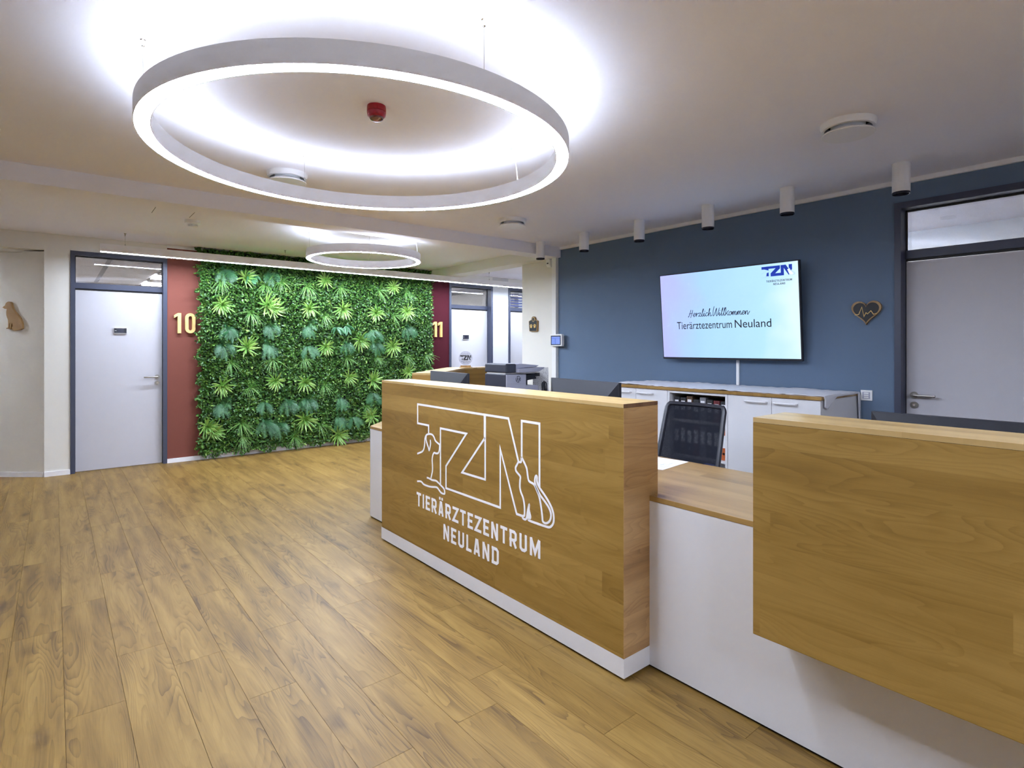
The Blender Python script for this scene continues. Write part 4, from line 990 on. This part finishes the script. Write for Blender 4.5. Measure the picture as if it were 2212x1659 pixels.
# cable duct below the television
o = bx(XB-.016, XB, 2.690, 2.716, ST+.004, 1.42).build('cable_duct', 'white_plastic'); tag(o, 'white cable duct on the blue wall below the television', 'cable duct')

# ================================================================ wall decorations and devices
# heart plaque
fH = lambda a, b, d: (XB-d, 1.640-a, 1.686+b)
def heart(s_): 
    pts = []
    for k in range(64):
        t = 2*math.pi*k/64; X_ = 16*math.sin(t)**3; Y_ = 13*math.cos(t)-5*math.cos(2*t)-2*math.cos(3*t)-math.cos(4*t); pts.append((X_*s_/16*.104, (Y_+2.5)*s_/16*.103))
    return pts[::-1]
h_ = thing('heart_plaque', 'wooden heart plaque with a black face and a heartbeat line on the blue wall', 'wall decoration', (XB, 1.64, 1.686))
MB().prism(heart(1), fH, 0, .026).build('wooden_heart', 'oak_board', h_)
MB().prism(heart(.86), fH, .0262, .0268).build('black_face', 'chalk_black', h_)
MB().stroke([(-.078, -.012), (-.05, -.010), (-.028, .048), (-.013, -.028), (.001, .002), (.012, -.008), (.035, .016), (.052, -.012), (.075, -.006)], .005, fH, .027, .0278).build('heartbeat_line', 'oak_pale', h_)
# scale plaque with paw prints
fS = lambda a, b, d: (XB-d, a, b)
SCP = [(5.637, 1.765), (5.585, 1.783), (5.580, 1.808), (5.562, 1.822), (5.546, 1.826), (5.530, 1.821), (5.515, 1.806), (5.511, 1.783), (5.467, 1.765), (5.474, 1.636), (5.490, 1.626), (5.614, 1.628), (5.626, 1.638)]
s_ = thing('scale_plaque', 'small wooden plaque shaped like a scale with two paw prints on the cream wall', 'wall decoration', (XB, 5.55, 1.72))
cxs, czs = 5.551, 1.715
MB().prism(SCP, fS, 0, .028).build('wooden_plaque', 'oak_board', s_)
MB().prism([(cxs+(a-cxs)*.90, czs+(b-czs)*.92) for a, b in SCP], fS, .0282, .0288).build('black_face', 'chalk_black', s_)
m = MB()
for c0 in (5.588, 5.518):
    m.prism([(c0+.020*math.cos(t*.524), 1.688+.016*math.sin(t*.524)) for t in range(12)], fS, .029, .0296)
    for q in (-1.5, -.5, .5, 1.5): m.prism([(c0+q*.013+.006*math.cos(t*.785), 1.716-.004*q*q+.010*math.sin(t*.785)) for t in range(8)], fS, .029, .0296)
m.stroke([(5.546+.026*math.cos(t*.449-.2), 1.783+.026*math.sin(t*.449-.2)) for t in range(15)], .005, fS, .029, .0296)
m.stroke([(5.546, 1.770), (5.546, 1.785)], .004, fS, .029, .0296)
m.build('paw_prints', 'oak_pale', s_)
# dog plaque on the diagonal wall
DOG = [(0.438, 1.856), (0.41, 1.874), (0.399, 1.902), (0.377, 1.917), (0.357, 1.917), (0.343, 1.902), (0.338, 1.874), (0.324, 1.838), (0.304, 1.806), (0.268, 1.767), (0.243, 1.732), (0.226, 1.688), (0.221, 1.647), (0.221, 1.622), (0.246, 1.608), (0.291, 1.601), (0.325, 1.604), (0.335, 1.640), (0.320, 1.648), (.332, 1.682), (.342, 1.650), (.352, 1.626), (.346, 1.614), (.360, 1.618), (.357, 1.640), (.354, 1.690), (.362, 1.660), (.366, 1.626), (0.398, 1.621), (0.392, 1.630), (0.377, 1.636), (0.373, 1.674), (0.375, 1.718), (0.385, 1.743), (0.394, 1.77), (0.395, 1.806), (0.389, 1.836), (0.416, 1.841)]
o = MB().prism(DOG, lambda a, b, d: diag(a, b, d), .001, .030).build('dog_plaque', 'oak_board'); tag(o, 'wooden silhouette of a sitting dog on the left wall', 'wall decoration')
# wooden numerals
def numeral(name, strokes, x0, label, zb=1.60, H=.235, t=.042):
    m = MB(); f_ = lambda a, b, d: (a, YB-d, b)
    for kind, pts in strokes:
        if kind == 'poly': m.prism([(x0+a*H, zb+b*H) for a, b in pts], f_, .001, .032)
        else: m.stroke([(x0+a*H, zb+b*H) for a, b in pts], t, f_, .001, .031, closed=True)
    o = m.build(name, 'oak_pale', None); tag(o, label, 'number sign'); return o
ONE = [('poly', [(.152, 0), (.304, 0), (.304, 1), (.17, 1), (0, .89), (0, .75), (.152, .85)])]
def zero_pts():
    pts = []; r_ = .152
    for k in range(13): a = math.pi*k/12; pts.append((.224+r_*math.cos(a), .776+r_*math.sin(a)))
    for k in range(13): a = math.pi+math.pi*k/12; pts.append((.224+r_*math.cos(a), .224+r_*math.sin(a)))
    return pts
numeral('wooden_numeral', ONE, 1.141, 'wooden digit one beside the door frame, first digit of the terracotta strip', 1.592, .25)
numeral('wooden_numeral', [('ring', zero_pts())], 1.261, 'wooden digit zero on the terracotta strip beside the planted wall', 1.594, .25, .036)
numeral('wooden_numeral', ONE, 4.820, 'left wooden digit one on the burgundy strip, touching the planted wall', 1.588, .253)
numeral('wooden_numeral', ONE, 4.925, 'right wooden digit one on the burgundy strip, nearer the door', 1.588, .253)
# electronic door signs
def door_sign(xc, zc, yy, w2, h2, label):
    r = thing('door_sign', label, 'door sign', (xc, yy, zc), group='small electronic door signs')
    bx(xc-w2, xc+w2, yy-.018, yy, zc-h2, zc+h2).build('housing', 'white_plastic', r, bevel=.004)
    d = bx(xc-w2+.004, xc+w2-.004, yy-.0188, yy-.018, zc-h2+.006, zc+h2-.004).build('display', 'black_plastic', r)
    bx(xc-w2*.45, xc+w2*.5, yy-.0192, yy-.0188, zc-h2*.7, zc+h2*.75).build('screen', 'dark_blue_lens', d)
    m = MB(); 
    for k in range(4): m.box(xc-w2+.010+k*.005, xc-w2+.013+k*.005, yy-.0194, yy-.0188, zc-.003, zc+.004-.002*abs(k-1.5))
    m.build('mark', 'vinyl_white', d)
door_sign(.604, 1.614, YB+.056, .065, .034, 'small black electronic sign on the door left of the terracotta strip')
door_sign(5.553, 1.596, YB+.101, .067, .040, 'small black electronic sign on the door right of the burgundy strip')
# wall tablet on the corner duct
r = thing('wall_tablet', 'white framed control tablet with a blue screen at the edge of the blue wall', 'tablet', (XB, 5.06, 1.505))
y0, y1, z0, z1 = 4.955, 5.160, 1.432, 1.582
bx(XB-.085, XB-.045, y0, y1, z0, z1).build('housing', 'white_plastic', r, bevel=.004)
bx(XB-.045, XB, y0+.04, y1-.03, z0+.02, z1-.02).build('wall_box', 'white_plastic', r)
b_ = bx(XB-.0858, XB-.085, y0+.014, y1-.012, z0+.014, z1-.018).build('bezel', 'black_plastic', r)
sc_ = bx(XB-.0864, XB-.0858, y0+.028, y1-.026, z0+.024, z1-.030).build('screen', 'tablet_screen', b_)
m = MB()
for k in range(7): m.box(XB-.0868, XB-.0864, y0+.032, y0+.10, z0+.03+k*.010, z0+.033+k*.010)
for k in range(4): m.box(XB-.0868, XB-.0864, y1-.085, y1-.035, z0+.03+k*.018, z0+.034+k*.018)
m.box(XB-.0868, XB-.0864, y0+.032, y1-.035, z1-.042, z1-.038)
b2 = m.build('screen_rows', 'tablet_print', b_)
# motion sensor
r = thing('motion_sensor', 'white motion sensor under the beam beside the corner duct', 'motion sensor', (XB, 5.23, 2.5))
m = MB(); m.prism([(0, 2.425), (.03, 2.435), (.052, 2.47), (.055, 2.538), (0, 2.538)], lambda a, b, d: (XB-a, d, b), 5.205, 5.275); m.build('housing', 'white_plastic', r, bevel=.006)
bx(XB-.0565, XB-.054, 5.225, 5.255, 2.478, 2.492).build('sensor_window', 'black_plastic', r)
# blind switch
r = thing('wall_switch', 'square white wall switch between the cabinets and the blue wall door', 'switch', (XB, 1.642, 1.045))
bx(XB-.010, XB, 1.602, 1.683, 1.004, 1.085).build('cover_frame', 'white_plastic', r, bevel=.003)
m = bx(XB-.0125, XB-.010, 1.616, 1.669, 1.018, 1.071).build('rocker_plate', 'printer_light', r)
for k in range(3): bx(XB-.0135, XB-.0125, 1.626, 1.659, 1.024+k*.016, 1.034+k*.016).build('rocker', 'white_plastic', r)
